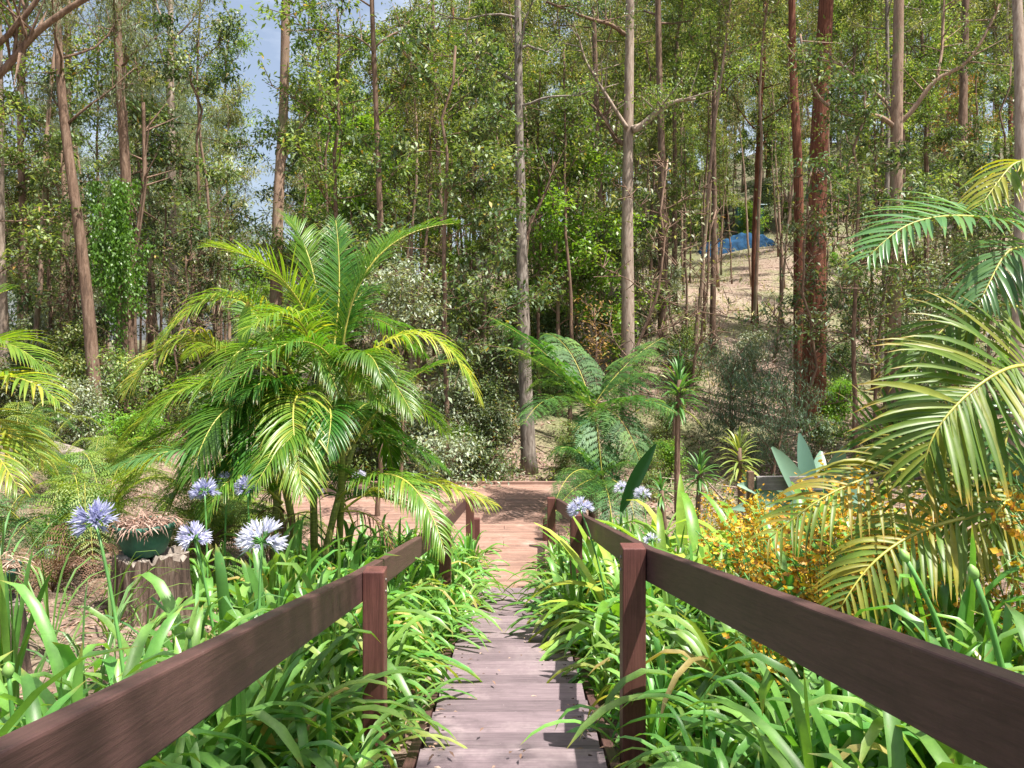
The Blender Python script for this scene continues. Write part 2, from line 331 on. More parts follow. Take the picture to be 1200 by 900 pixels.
# ------------------------------------------------------------------ ground sheet
def build_ground():
    xs=np.concatenate([np.linspace(-400,-40,20),np.linspace(-36,-8,30),np.linspace(-7.6,7.6,120),np.linspace(8,45,40),np.linspace(50,400,20)])
    ys=np.concatenate([np.linspace(-60,-4,12),np.linspace(-3,14,130),np.linspace(14.4,50,90),np.linspace(52,130,30),np.linspace(140,600,20)])
    X,Y=np.meshgrid(xs,ys); Z=ground(X,Y)
    rng=np.random.default_rng(2)
    Z=Z+rng.normal(size=Z.shape)*0.012*(Y<50)*(np.abs(X)>0.7)
    V=np.stack([X,Y,Z],-1); nx=len(xs); ny=len(ys)
    i=np.arange(ny-1)[:,None]*nx; j=np.arange(nx-1)[None,:]
    q=np.stack([i+j,i+j+1,i+nx+j+1,i+nx+j],-1)
    g=G(); g.add(V,q); o=g.build('ground',M['ground']); tag(o,'sloping garden bed and forest floor of brown leaf litter and dry grass','ground',kind='structure')
build_ground()

# ------------------------------------------------------------------ stairs, deck, handrails
def bevel(o,w=0.004):
    b=o.modifiers.new('bevel','BEVEL'); b.width=w; b.segments=2; b.limit_method='ANGLE'
    for p in o.data.polygons: p.use_smooth=False
M['nail']=plain('rusty nail head',(0.06,0.035,0.028),0.7,0.3,40,0.4)
M['greybolt']=plain('bolt steel',(0.25,0.23,0.22),0.5,0.5,30,0.3,metal=0.7)
rng=np.random.default_rng(11)
st=empty('boardwalk_stairs',(0,1.5,-1.38)); tag(st,'weathered mauve brown plank steps descending between the agapanthus beds','stairs')
def child_build(g,name,mat,parent,smooth=False):
    o=g.build(name,mat,None,smooth,loc=tuple(parent.location)); o.parent=parent; o.location=(0,0,0); return o
y=0.7; n=0
while y<7.2:
    g=G(); zt=-(1.12+0.17*(y+0.12))
    zt-=(0.016 if n%2==0 else 0.0)
    w=0.73+rng.uniform(-.004,.004); xo=rng.uniform(-.003,.003)
    a=math.radians(rng.uniform(-.6,.6)) if y<5.2 else math.radians(-2.5)
    R=np.array([[math.cos(a),-math.sin(a),0],[math.sin(a),math.cos(a),0],[0,0,1]])
    box(g,(xo,y+0.13,zt-0.02),(w,0.223,0.038),R,(rng.uniform(.7,1.0) if n%2 else rng.uniform(.0,.25)))  # plank tints alternate to paint in lit nosings and riser shade
    for nx in(-.31,-.305,.30,.31):
        for ny in(.07,.19): tube(g,[(xo+nx+rng.normal(0,.006),y+ny,zt-.004),(xo+nx,y+ny,zt+.0012)],.0045,8,0.5,1)
    o=child_build(g,'tread',[M['tread'],M['nail']],st); bevel(o,0.005)
    g=G(); box(g,(0,y+0.215,zt-0.066),(0.70,0.02,0.05),None,0.1)
    o=child_build(g,'riser',M['post'],st)
    y+=0.235; n+=1
for sx in(-1,1):
    g=G(); A=np.array([sx*0.405,0.6,-(1.12+0.17*0.6)-0.05]); B=np.array([sx*0.405,7.4,-(1.12+0.17*7.4)-0.05])
    v=[]
    for p in(A,B):
        for dx in(-.022,.022):
            for dz in(-.14,.025): v.append(p+np.array([dx,0,dz]))
    g.add(np.array(v),[[0,1,3,2],[4,6,7,5],[0,4,5,1],[2,3,7,6],[0,2,6,4],[1,5,7,3]])
    o=child_build(g,'stringer',M['railY'],st); bevel(o,0.004)
DZ=-2.38
dk=empty('timber_deck',(0,10.8,DZ)); tag(dk,'low pinkish brown timber deck at the foot of the stairs','deck')
g=G()
yy=7.42
while yy<8.86:
    box(g,(rng.uniform(-.01,.01),yy+0.045,DZ-0.012+rng.uniform(-.001,.001)),(0.86,0.088,0.022),None,rng.uniform(0,1)); yy+=0.094
o=child_build(g,'walkway_boards',M['deck'],dk); bevel(o,0.003)
g=G(); yy=8.9
while yy<12.8:
    # boards are laid in two lengths with a staggered butt joint
    cut=rng.choice([-1.9,-1.0,-0.1])
    for a,b in((-3.25,cut-0.002),(cut+0.002,1.0)):
        box(g,((a+b)/2,yy+0.045,DZ-0.012+rng.uniform(-.001,.001)),(b-a,0.088,0.022),None,rng.uniform(0,1))
    yy+=0.094
o=child_build(g,'deck_boards',M['deck'],dk); bevel(o,0.003)
g=G()
box(g,(-1.125,8.885,DZ-0.10),(4.25,0.028,0.15)); box(g,(-1.125,yy+0.012,DZ-0.10),(4.25,0.028,0.15))
box(g,(1.017,10.85,DZ-0.085),(0.028,3.94,0.17)); box(g,(-3.267,10.85,DZ-0.085),(0.028,3.94,0.17))
box(g,(-1.125,yy-.03,DZ+0.022),(4.3,0.07,0.04))
o=child_build(g,'fascia',M['deck'],dk); bevel(o,0.003)
g=G()
for sx in(-1,1): box(g,(sx*0.40,8.14,DZ-0.10),(0.04,1.44,0.15))
o=child_build(g,'bearer',M['railY'],dk)
g=G()
for x in(-3.1,-1.1,0.85):
    for y in(9.1,12.6): box(g,(x,y,DZ-0.53),(0.1,0.1,0.7))
o=child_build(g,'footing_posts',M['post'],dk)

def rail_side(pts, outward, label, extra):
    r=empty('timber_handrail',(pts[1][0],pts[1][1],gz(pts[1][0],pts[1][1]))); tag(r,label,'handrail')
    P_=[np.array(p,float) for p in pts]
    for k in range(len(P_)-1):
        a,b=P_[k],P_[k+1]
        t=norm(b-a); s=norm(np.cross(t,[0,0,1.0]))*(-outward if False else 1)
        s=np.array([abs(s[0]),s[1]*np.sign(s[0]),0])*outward   # outward side
        g=G(); v=[]
        a2=a if k==0 else a-t*0.0+0; b2=b-t*0.002
        for p in(a2,b2):
            for ds in(0,0.045):
                for dz in(-0.13,0): v.append(p+s*ds+np.array([0,0,dz]))
        f=[[0,1,3,2],[4,6,7,5],[0,4,5,1],[2,3,7,6],[0,2,6,4],[1,5,7,3]]
        if outward<0: f=[q[::-1] for q in f]
        g.add(np.array(v),f,rng.uniform(.3,.7))
        o=child_build(g,'rail',M['railY'],r); bevel(o,0.005)
    for k,p in enumerate(P_):
        if k==0: continue
        x=p[0]-outward*0.048; w=0.092
        zb=gz(x,p[1])-0.3; zt=p[2]+0.006
        g=G(); box(g,(x,p[1]+0.02,(zb+zt)/2),(w,w,zt-zb),None,rng.uniform(.3,.8))
        o=child_build(g,'post',M['post'],r); bevel(o,0.005)
        g=G()
        for dz in(-0.04,-0.09):
            tube(g,[(x-outward*0.05,p[1]+0.02,p[2]+dz),(x-outward*0.044,p[1]+0.02,p[2]+dz)],0.007,8)
        child_build(g,'bolt',M['greybolt'],r,True)
    for (x,y,zt) in extra:
        zb=gz(x,y)-0.2; g=G(); box(g,(x,y,(zb+zt)/2),(0.085,0.085,zt-zb),None,0.4)
        o=child_build(g,'post',M['post'],r); bevel(o,0.005)
M['greybolt_']=plain('bolt steel',(0.25,0.23,0.22),0.5,0.5,30,0.3,metal=0.7)
rail_side([(-0.52,-0.4,-0.18),(-0.64,3.3,-0.99),(-0.58,6.1,-1.47),(-0.53,8.8,-1.80)],-1,
          'long brown painted timber handrail on the left of the stairs',[(-0.43,9.25,-2.13)])
rail_side([(0.72,-0.4,-0.18),(0.53,3.05,-0.822),(0.55,6.0,-1.36),(0.50,8.8,-1.80)],1,
          'long brown painted timber handrail on the right of the stairs',[(0.41,9.2,-2.1)])

# ------------------------------------------------------------------ agapanthus
def agap_leaves(g,rng,n=34,L=0.78,W=0.046,spread=1.0):
    # a clump is several shoots, each a two-ranked fan of strap leaves
    P0=[];D=[];LL=[];WW=[];DR=[];TN=[];CU=[]
    ns=max(3,n//7)
    for sh in range(ns):
        a0=sh*2.4+rng.uniform(-.6,.6); rr=rng.uniform(.02,.13); c=np.array([math.cos(a0)*rr,math.sin(a0)*rr,-.02])
        fa=a0+rng.uniform(-.9,.9); base=rng.uniform(.2,.8); k=int(rng.integers(6,9)); lean=np.array([math.cos(a0),math.sin(a0),0])*rng.uniform(.05,.28)
        for j in range(k):
            sg=1 if j%2 else -1; el=math.radians(86-44*(j/k)+rng.normal(0,4))
            d=np.array([math.cos(fa)*sg*math.cos(el),math.sin(fa)*sg*math.cos(el),math.sin(el)])+lean
            P0.append(c+np.array([math.cos(fa),math.sin(fa),0])*sg*.006*j); D.append(d); LL.append(L*rng.uniform(.75,1.12)*(1-.25*(j<2))); WW.append(W*rng.uniform(.75,1.15))
            DR.append(rng.uniform(.55,1.15)+1.1*j/k); CU.append(rng.normal(0,.13,3)*[1,1,0]); TN.append(np.clip(base+rng.normal(0,.12)+.15*(j/k),0,.96) if rng.random()>.035 else 1.0)
    ribbons(g,np.array(P0),np.array(D),np.array(LL),np.array(WW),np.array(DR),10,'strap',None,0.24,np.array(TN),0,np.array(CU))
    # a few spent, browned blades lying low in the clump
    m=4; az=rng.uniform(0,6.28,m); ribbons(g,np.zeros((m,3)),np.stack([np.cos(az),np.sin(az),np.full(m,.5)],-1),L*.6,W*.5,1.6,7,'leaflet',None,.3,1.0)
def head(g,c,axis,r,rng,n=60,petal=1.0,m=1):
    d=rdir(rng,n*3); d=d[(d@axis)>-0.35][:n]
    c=np.asarray(c)
    b=c+d*r*0.48*rng.uniform(.85,1.1,(len(d),1))
    tubes3(g,np.repeat(c[None],len(d),0),b,0.0018,0.0016,0.5,0)
    # each floret: six petals flaring from a short tube
    a1=norm(np.cross(d,[0.2,0.3,0.9])); a2=np.cross(d,a1)
    for k in range(6):
        th=k*math.pi/3
        o=a1*math.cos(th)+a2*math.sin(th)
        ribbons(g,b,d*1.0+o*0.16,r*0.62*petal*rng.uniform(.75,1.1,len(d)),r*0.10,0.15,3,'petal',o,0.1,rng.beta(2,2,len(d)),m,curl=o*rng.uniform(.1,.7,(len(d),1)))
def make_agap(rng,name='agapanthus',L=0.62,W=0.034,n=34,mat='agap'):
    root=empty(name); g=G(); agap_leaves(g,rng,n,L,W); g.build('foliage',M[mat],root); return root
agp=[]
for k in range(7):
    r=np.random.default_rng(100+k); o=make_agap(r,L=r.uniform(.72,.92),n=int(r.integers(34,46)),W=r.uniform(.038,.052)); reg(o); agp.append([o,False])
def put_agap(x,y,rz,s,label,group,tilt=0,z=None):
    k=rng.integers(len(agp)); p=agp[k]
    o=p[0] if not p[1] else copy_tree(p[0]); p[1]=True
    o.location=(x,y,gz(x,y) if z is None else z); o.rotation_euler=(0,tilt,rz); o.scale=(s,)*3
    tag(o,label,'agapanthus',group)
    return o
rng=np.random.default_rng(5)
def bed(side,n_rows):
    lab='leafy green agapanthus clump without blooms %s of the stairs'%('left' if side<0 else 'right')
    grp='agapanthus clumps %s of the stairs'%('left' if side<0 else 'right')
    y=1.0
    while y<8.6:
        for i,xo in enumerate(n_rows(y)):
            x=side*(xo+rng.uniform(-.07,.07)); yy=y+rng.uniform(-.12,.12)
            s=rng.uniform(.8,1.08)*((0.66 if y<5 else .82) if i==0 else 1.0)*(1.0 if y<6.5 else .85)
            put_agap(x,yy,rng.uniform(0,6.28),s,lab,grp)
        y+=0.36
bed(-1,lambda y: [0.70,0.98,1.28] if y<2.2 else ([0.62,0.95,1.22] if y<4.9 else ([0.54,0.85,1.15,1.5] if y<5.8 else [0.50,0.76,1.08,1.4])))
bed(1,lambda y: [0.66,0.95,1.28,1.60,1.9] if y<3.6 else ([0.56,0.86,1.2,1.5] if y<5.0 else [0.50,0.76,1.08,1.35]))
for p in agp:
    if not p[1]: tag(p[0],'spare agapanthus','agapanthus')

# flowering agapanthus
def flower_plant(px,py,d,diam,base,label,mat='bflower',n=44,bud=False,leaf=True,seed=1,L=0.6,stalkr=0.006):
    r=np.random.default_rng(seed)
    h=P(px,py,d); bx,by=base; bz=gz(bx,by)
    diam*=.86 if not bud else 1; root=empty('agapanthus',(bx,by,bz)); tag(root,label,'agapanthus')
    if leaf:
        g=G(); agap_leaves(g,r,26,L*.92,0.036); o=g.build('foliage',M['agap2' if bud else 'agap'],root)
    rel=h-np.array([bx,by,bz]); pts=bez((0,0,0),(rel[0]*0.25,rel[1]*0.25,rel[2]*0.6),rel-np.array([0,0,0.0]),9)
    g=G(); tube(g,pts,np.linspace(stalkr*1.25,stalkr*0.85,9),8,0.5); s=g.build('flower_stalk',M['stalk'],root)
    ax=norm(pts[-1]-pts[-2]); g=G()
    if bud:
        k=7; t=np.linspace(0,1,k); rr=diam/2*np.sin(np.pi*np.clip(t*.9+.06,0,1))**.8
        tube(g,rel[None]+ax[None]*(t[:,None]*diam*1.5-diam*0.4),rr,10); b=g.build('bud',M['bud'],s)
    else:
        head(g,rel,ax,diam/2,r,n); b=g.build('flower_head',[M['stalk'],M[mat]],s)
    return root
FL=[(112,612,2.7,.185,(-1.25,2.55),'leftmost agapanthus, violet blue bloom in front of the stump','vflower'),
 (228,632,3.2,.17,(-1.2,3.2),'agapanthus with pale violet bloom just right of the green pot stump','bflower'),
 (307,635,2.9,.21,(-0.92,2.75),'agapanthus with the widest pale lilac bloom above the left handrail','wflower'),
 (240,577,4.9,.22,(-1.9,4.8),'agapanthus with drooping deep violet bloom under the palm, left of two others','vflower'),
 (266,566,5.3,.2,(-1.95,5.2),'agapanthus with deep violet bloom under the palm, middle of the three','vflower'),
 (290,572,5.1,.2,(-1.7,5.0),'agapanthus with violet bloom under the palm, right of two others','vflower'),
 (374,577,7.4,.13,(-1.8,7.3),'distant small pale agapanthus bloom left of the deck behind palm stems','wflower'),
 (421,559,12.9,.28,(-2.7,13.15),'small white agapanthus bloom standing behind the far edge of the deck','wflower'),
 (680,597,5.0,.20,(0.66,4.9),'agapanthus with blue bloom beside the second post of the right handrail','bflower'),
 (728,573,9.0,.22,(1.35,9.0),'distant white agapanthus bloom left of the dark banana leaf','wflower'),
 (753,580,8.2,.22,(1.45,8.1),'distant white agapanthus bloom right of the dark banana leaf','wflower'),
 (764,634,5.2,.14,(1.0,5.1),'fading pale blue agapanthus bloom behind the right handrail','wflower')]
for i,(px,py,d,dm,b,l,mt) in enumerate(FL): flower_plant(px,py,d,dm,b,l,mt,seed=300+i,n=44 if dm>.15 else 30)
flower_plant(1062,655,2.5,.032,(1.5,2.45),'agapanthus with one green bud left of the other bud stalk behind the right handrail',bud=True,seed=340,leaf=True,stalkr=.009)
flower_plant(1142,675,2.15,.030,(1.42,2.1),'agapanthus with one green bud nearest the right picture edge',bud=True,seed=341,leaf=True,stalkr=.009)
flower_plant(10,655+135,2.0,.028,(-1.28,2.0),'agapanthus with thin green bud at the lower left corner',bud=True,seed=342,leaf=True,stalkr=.006)
flower_plant(222,745,2.4,.026,(-1.0,2.45),'agapanthus with low green bud just behind the left handrail',bud=True,seed=343,leaf=True,stalkr=.006)

# ------------------------------------------------------------------ palms
def frond(root,pts,LL,LW,rng,mat,droop=1.0,nl=42,tintr=(.2,.8),vee=0.5,fold=0.2,fwd=0.75,nseg=6,r0=0.012,bare=0.16,sidevec=None,name='frond'):
    pts=np.asarray(pts,float); k=len(pts)
    L=np.concatenate([[0],np.cumsum(np.linalg.norm(np.diff(pts,axis=0),axis=1))]); L/=L[-1]
    t=np.linspace(bare,0.995,nl)+rng.normal(0,.003,nl)
    C=np.stack([np.interp(t,L,pts[:,a]) for a in range(3)],-1)
    T=norm(np.stack([np.interp(np.clip(t+.02,0,1),L,pts[:,a])-np.interp(np.clip(t-.02,0,1),L,pts[:,a]) for a in range(3)],-1))
    up=np.array([0,0,1.0])
    S=np.cross(T,up) if sidevec is None else np.cross(T,np.asarray(sidevec,float))
    S=norm(S+1e-4); U=np.cross(S,T)
    g=G()
    prof=np.sin(np.pi*np.clip(t*0.80+0.16,0,1))**0.6
    for s in(-1,1):
        D=S*s+T*(fwd+0.9*t[:,None]**2)+U*(vee+rng.normal(0,.10,(nl,1)))
        D=D+rng.normal(0,.05,(nl,3))
        tn=np.clip(rng.uniform(tintr[0],tintr[1],nl)+rng.normal(0,.05,nl),0,1)
        D=D+np.repeat(rng.normal(0,.10,(nl//6+1,3)),6,0)[:nl]
        ribbons(g,C,D,LL*prof*rng.uniform(.85,1.08,nl)*np.where(rng.random(nl)<.05,.45,1),LW*rng.uniform(.8,1.15,nl)*np.clip(prof+.15,0,1),droop*rng.uniform(.7,1.3,nl),nseg,'leaflet',U,fold,tn)
    f=g.build(name,mat,root)
    g=G(); tube(g,pts,np.linspace(r0,r0*0.18,k),6,0.5); g.build('rachis',M['rachis'],f)
    return f
def palm(root,loc): pass

pb=np.array([-1.72,6.1,gz(-1.72,6.1)])
pr=empty('golden_cane_palm',pb); tag(pr,'large golden cane palm clump arching over the left handrail','palm')
r=np.random.default_rng(21)
def px3(p): return P(*p)-pb
stems=[((300,470,6.1),.02),((340,440,6.3),.0),((378,425,6.2),.03),((400,450,5.9),.0),((325,500,5.8),.0),((360,480,6.5),.0),((415,520,6.2),0)]
g=None
for i,(tp,_) in enumerate(stems):
    e=px3(tp); b=np.array([r.normal(0,.16),r.normal(0,.14),-.05]); b[0]+=0.25*e[0]
    pts=bez(b,(b+e)/2+r.normal(0,.04,3),e,14); g=G()
    rad=np.linspace(.03,.024,14)*(1+.08*(np.arange(14)%2)); tube(g,pts,rad,10); g.build('cane',M['cane'],pr)
FR=[ # start, control, end (photo col, row, distance), leaflet length, tint range
 ((378,425,6.2),(350,300,6.0),(246,282,5.6),.42,(.45,.8),'palm',.5),
 ((378,425,6.2),(375,290,6.4),(330,262,6.6),.40,(.3,.6),'palm',.4),
 ((400,445,5.9),(400,270,5.9),(520,262,6.3),.40,(.2,.6),'palm',.5),
 ((378,425,6.2),(430,300,6.3),(470,272,6.8),.36,(.2,.6),'palm',.5),
 ((340,440,6.3),(290,280,6.0),(188,395,5.6),.44,(.6,.95),'palm',1.4),
 ((300,470,6.1),(235,335,5.9),(150,470,5.5),.42,(.6,1.0),'palm',1.3),
 ((325,500,5.8),(250,400,5.6),(165,505,5.2),.40,(.4,.9),'palm',1.3),
 ((300,470,6.1),(215,420,6.2),(120,520,6.0),.40,(.5,.9),'palm',1.1),
 ((400,450,5.9),(500,325,5.9),(552,470,5.7),.34,(.75,1.0),'palm',1.6),
 ((415,520,6.2),(470,430,6.2),(528,428,6.2),.28,(.2,.5),'palm',1.0),
 ((370,470,5.9),(325,430,5.4),(338,590,5.0),.42,(.55,.95),'palm',1.5),
 ((340,500,6.0),(290,400,5.8),(270,520,5.4),.42,(.05,.4),'palm',1.5),
 ((325,500,5.8),(260,430,5.4),(225,560,5.0),.42,(.05,.4),'palm',1.5),
 ((340,560,5.9),(250,500,5.3),(140,560,4.9),.36,(.1,.5),'palmg',1.3),
 ((330,590,5.8),(270,520,5.2),(225,600,4.9),.34,(.3,.8),'palm',1.3),
 ((395,585,5.8),(480,505,5.5),(520,640,5.1),.36,(.35,.8),'palm',1.5),
 ((400,600,6.0),(470,535,6.0),(590,592,5.9),.36,(.75,1.0),'palm',1.5),
 ((390,600,6.2),(420,560,6.6),(500,600,7.0),.34,(.3,.7),'palm',1.2),
 ((385,440,6.1),(405,350,6.3),(400,250,6.5),.30,(.1,.5),'palm',.5),
 ((350,520,6.0),(330,430,5.5),(300,600,5.1),.38,(.1,.5),'palm',1.5),
 ((330,450,6.3),(250,380,6.8),(215,420,7.2),.36,(.3,.8),'palm',1.2),
 ((410,500,6.1),(440,430,6.5),(470,560,6.8),.34,(.1,.5),'palm',1.4),
 ((360,470,6.4),(300,350,6.9),(260,330,7.3),.36,(.2,.6),'palm',.8),
 ((340,520,6.0),(250,470,6.4),(120,590,6.6),.38,(.4,.9),'palm',1.2),
 ((370,430,6.2),(355,330,5.7),(300,380,5.4),.36,(.5,.9),'palm',1.2),
 ((390,450,6.0),(430,380,5.6),(450,440,5.4),.34,(.1,.5),'palm',1.3),
 ((360,500,5.9),(400,440,5.5),(395,540,5.2),.36,(.0,.4),'palm',1.5),
 ((330,520,5.9),(290,470,5.5),(255,560,5.3),.36,(.0,.3),'palm',1.6),
 ((350,450,6.0),(300,360,5.7),(250,440,5.4),.38,(.3,.8),'palm',1.3),
 ((345,480,6.0),(340,420,5.6),(290,470,5.3),.36,(.0,.35),'palm',1.6),
 ((385,430,6.2),(420,320,6.6),(450,330,6.9),.34,(.2,.6),'palm',.8),
 ((310,560,6.0),(230,520,5.8),(180,600,5.6),.34,(.3,.8),'palm',1.4),
]
for s,c,e,ll,tr,mt,dr in FR:
    frond(pr,bez(px3(s),px3(c),px3(e),22)+(np.linspace(0,1,22)**2)[:,None]*r.normal(0,.06,3),ll,.0165,r,M[mt],dr*r.uniform(.8,1.15),60,tr,vee=r.uniform(.3,.6),nseg=7)
for k in range(24):
    st_=stems[k%7][0]; c0=px3((st_[0]+r.normal(0,12),st_[1]+r.uniform(-10,110),st_[2])); az=r.uniform(0,6.28); ln=r.uniform(.8,1.35); hh=r.uniform(.35,1.0)
    e=c0+np.array([math.cos(az)*ln,math.sin(az)*ln*.9,hh*.5-.35]); c=c0+np.array([math.cos(az)*ln*.3,math.sin(az)*ln*.3,hh])
    frond(pr,bez(c0,c,e,20),r.uniform(.28,.38),.014,r,M['palm'],r.uniform(.9,1.6),54,(r.uniform(0,.3),r.uniform(.35,.8)),vee=r.uniform(.2,.6),nseg=6,r0=.009)
# dead brown frond skirts low on the canes
for k in range(3):
    c0=px3((330+35*k,600,5.9)); az=2.2+k*1.9; e=c0+np.array([math.cos(az)*.5,math.sin(az)*.5,-.5]); frond(pr,bez(c0,c0+np.array([math.cos(az)*.4,math.sin(az)*.4,.1]),e,14),.25,.012,r,M['deadfrond'],1.8,26,vee=.1,nseg=5,r0=.007)
# a new unopened leaf
g=G(); ribbons(g,[px3((285,410,5.7))],[[0.1,0,1]],.36,.10,.1,6,'broad',[0,-1,0],.2,.3); g.build('new_leaf',M['palm'],pr)

# right palm fronds reach into view from a palm outside the frame
qb=np.array([2.9,3.3,gz(2.9,3.3)])
q=empty('golden_cane_palm',qb); tag(q,'broad yellow green palm reaching in from the right picture edge','palm')
def qx(p): return P(*p)-qb
r=np.random.default_rng(31)
for i,e in enumerate([(1290,300,3.5),(1260,470,3.1),(1270,560,3.3)]):
    e=qx(e); b=np.array([r.normal(0,.1),r.normal(0,.1),-.05]); g=G(); pts=bez(b,(b+e)/2,e,12); tube(g,pts,.035,10); g.build('cane',M['cane'],q)
def poly(L_): 
    a=np.array([qx(p) for p in L_]); t=np.linspace(0,1,len(a)); tt=np.linspace(0,1,24)
    from numpy import interp
    c=np.stack([interp(tt,t,a[:,k]) for k in range(3)],-1)
    for _ in range(6): c[1:-1]=(c[:-2]+2*c[1:-1]+c[2:])/4
    return c
FR2=[
 ([(1290,300,3.5),(1200,262,3.45),(1150,254,3.4),(1105,252,3.35),(1058,262,3.3),(1018,300,3.25)],.36,.034,(.2,.7),'palmg',.5,30,.7,(0,-.5,1)),
 ([(1290,290,3.5),(1230,200,3.5),(1190,185,3.5),(1150,240,3.4)],.30,.03,(.5,.9),'palmy',.9,20,.3,(0,-.2,1)),
 ([(1290,330,3.4),(1220,290,3.3),(1180,290,3.2),(1150,350,3.1)],.36,.032,(.0,.3),'palmg',1.3,24,.2,(0,-.4,1)),
 ([(1260,440,3.1),(1205,426,3.0),(1180,430,2.95),(1150,448,2.9),(1118,475,2.85),(1090,512,2.8),(1082,548,2.8)],.46,.038,(.15,.7),'palmy',.55,30,.15,(0,-.8,.6)),
 ([(1270,420,3.4),(1220,365,3.4),(1160,352,3.4),(1100,385,3.4),(1070,440,3.3)],.42,.034,(.1,.45),'palmy',.7,26,.3,(0,-.5,1)),
 ([(1270,560,3.3),(1180,545,3.2),(1090,546,3.1),(1030,553,3.0),(960,582,2.95),(900,632,2.9)],.36,.024,(.4,.9),'palmy',.9,32,.2,(0,-.6,.8)),
 ([(1270,600,3.6),(1180,590,3.6),(1110,555,3.6),(1060,520,3.6),(1010,500,3.6)],.52,.034,(.05,.4),'palmy',.5,24,.2,(0,-.9,.5)),
 ([(1270,590,3.1),(1200,597,3.0),(1117,607,2.9),(1054,632,2.8),(1012,668,2.75),(985,712,2.7)],.34,.030,(.35,.9),'palmy',.9,28,.4,(0,-.7,.7)),
 ([(1290,620,3.2),(1220,570,3.0),(1170,590,2.9),(1140,660,2.85)],.36,.030,(.4,.9),'palmy',1.0,24,.2,(0,-.7,.7)),
 ([(1270,520,3.4),(1210,470,3.2),(1180,500,3.1),(1170,580,3.0)],.36,.030,(.1,.5),'palmg',1.1,22,.2,(0,-.7,.7)),
]
for ptsl,ll,lw,tr,mt,dr,nl,bare_,sv in FR2:
    frond(q,poly(ptsl),ll,lw*.72,r,M[mt],dr*1.1,int(nl*1.25),tr,vee=.12,fwd=.45,bare=.12,sidevec=sv,nseg=7,r0=.011)

lb=np.array([-3.9,5.0,gz(-3.9,5.0)])
lp=empty('golden_cane_palm',lb); tag(lp,'yellow tipped palm cut off by the left picture edge','palm')
r=np.random.default_rng(41)
def lx(p): return P(*p)-lb
for e in[(-80,500,5.0),(-60,520,5.2)]:
    e=lx(e); g=G(); tube(g,bez((r.normal(0,.08),0,-.05),e*0.5,e,12),.03,10); g.build('cane',M['cane'],lp)
for s,c,e,ll,tr,mt,dr in[
 ((-80,500,5.0),(-30,350,5.0),(50,430,4.9),.40,(.4,.8),'palm',1.0),
 ((-80,500,5.0),(-10,400,4.8),(68,470,4.6),.40,(.5,1.0),'palm',1.2),
 ((-60,520,5.2),(-20,450,5.0),(50,540,4.8),.38,(.5,1.0),'palm',1.2),
 ((-60,520,5.2),(-30,480,4.6),(20,570,4.4),.38,(.6,1.0),'palm',1.3),
 ((-80,500,5.0),(-60,360,5.2),(10,340,5.4),.38,(.2,.6),'palm',.8)]:
    frond(lp,bez(lx(s),lx(c),lx(e),20),ll,.022,r,M[mt],dr,40,tr,vee=.45)

# ------------------------------------------------------------------ ferns
def fern_frond(root,pts,PL,rng,mat,npin=26,npl=12,bare=.12,droop=.5,name='frond',r0=.008,W=.55,vee=.12):
    pts=np.asarray(pts,float); L=np.concatenate([[0],np.cumsum(np.linalg.norm(np.diff(pts,axis=0),axis=1))]); L/=L[-1]
    t=np.linspace(bare,.99,npin)
    C=np.stack([np.interp(t,L,pts[:,a]) for a in range(3)],-1)
    T=norm(np.stack([np.interp(np.clip(t+.03,0,1),L,pts[:,a])-np.interp(np.clip(t-.03,0,1),L,pts[:,a]) for a in range(3)],-1))
    S=norm(np.cross(T,[0,0,1.0])+1e-4); U=np.cross(S,T)
    g=G(); prof=np.sin(np.pi*np.clip(t*.78+.2,0,1))**.8
    for s in(-1,1):
        D=norm(S*s+T*.45+U*vee+rng.normal(0,.06,(npin,3))+rng.normal(0,.12,(npin,1))*U)
        ln=PL*prof*rng.uniform(.88,1.1,npin)
        u=np.linspace(.06,1,npl)
        dd=norm(D[:,None,:]+droop*(u[None,:,None]**1.2)*np.array([0,0,-1.0])*.8)
        Q=C[:,None,:]+dd*(u[None,:,None]*ln[:,None,None])
        Tq=dd; Uq=np.broadcast_to(U[:,None,:],Tq.shape); Sq=norm(np.cross(Tq,Uq))
        r_j=rng.uniform(.55,1.4,(npin,npl)); pl=ln[:,None]*.20*r_j*np.sin(np.pi*np.clip(u*.75+.22,0,1))[None,:]
        tn=np.clip(rng.uniform(.1,.9,(npin,1))+rng.normal(0,.1,(npin,npl)),0,1)
        for s2 in(-1,1):
            Dq=norm(Sq*s2+Tq*.5)
            leaves(g,Q.reshape(-1,3),Dq.reshape(-1,3),pl.ravel(),np.maximum(pl.ravel()*.30,.006)*W/.55,Uq.reshape(-1,3),tn.ravel())
        tubes3(g,C,Q[:,-1],.0022,.001,.3)
    f=g.build(name,mat,root); g=G(); tube(g,pts,np.linspace(r0,r0*.25,len(pts)),6); g.build('rachis',M['rachis'] if mat!=M['deadfrond'] else M['b_brown'],f)
tb=np.array([1.15,11.0,gz(1.15,11.0)])
tf=empty('tree_fern',tb); tag(tf,'tall tree fern with spreading feathery fronds behind the deck corner','tree fern')
r=np.random.default_rng(51)
g=G(); top=P(694,478,11)-tb; tube(g,bez((0,0,-.1),top*.5+[.03,0,0],top,16),np.linspace(.075,.055,16),10,rough=.06,rng=r); g.build('trunk',M['b_brown'],tf)
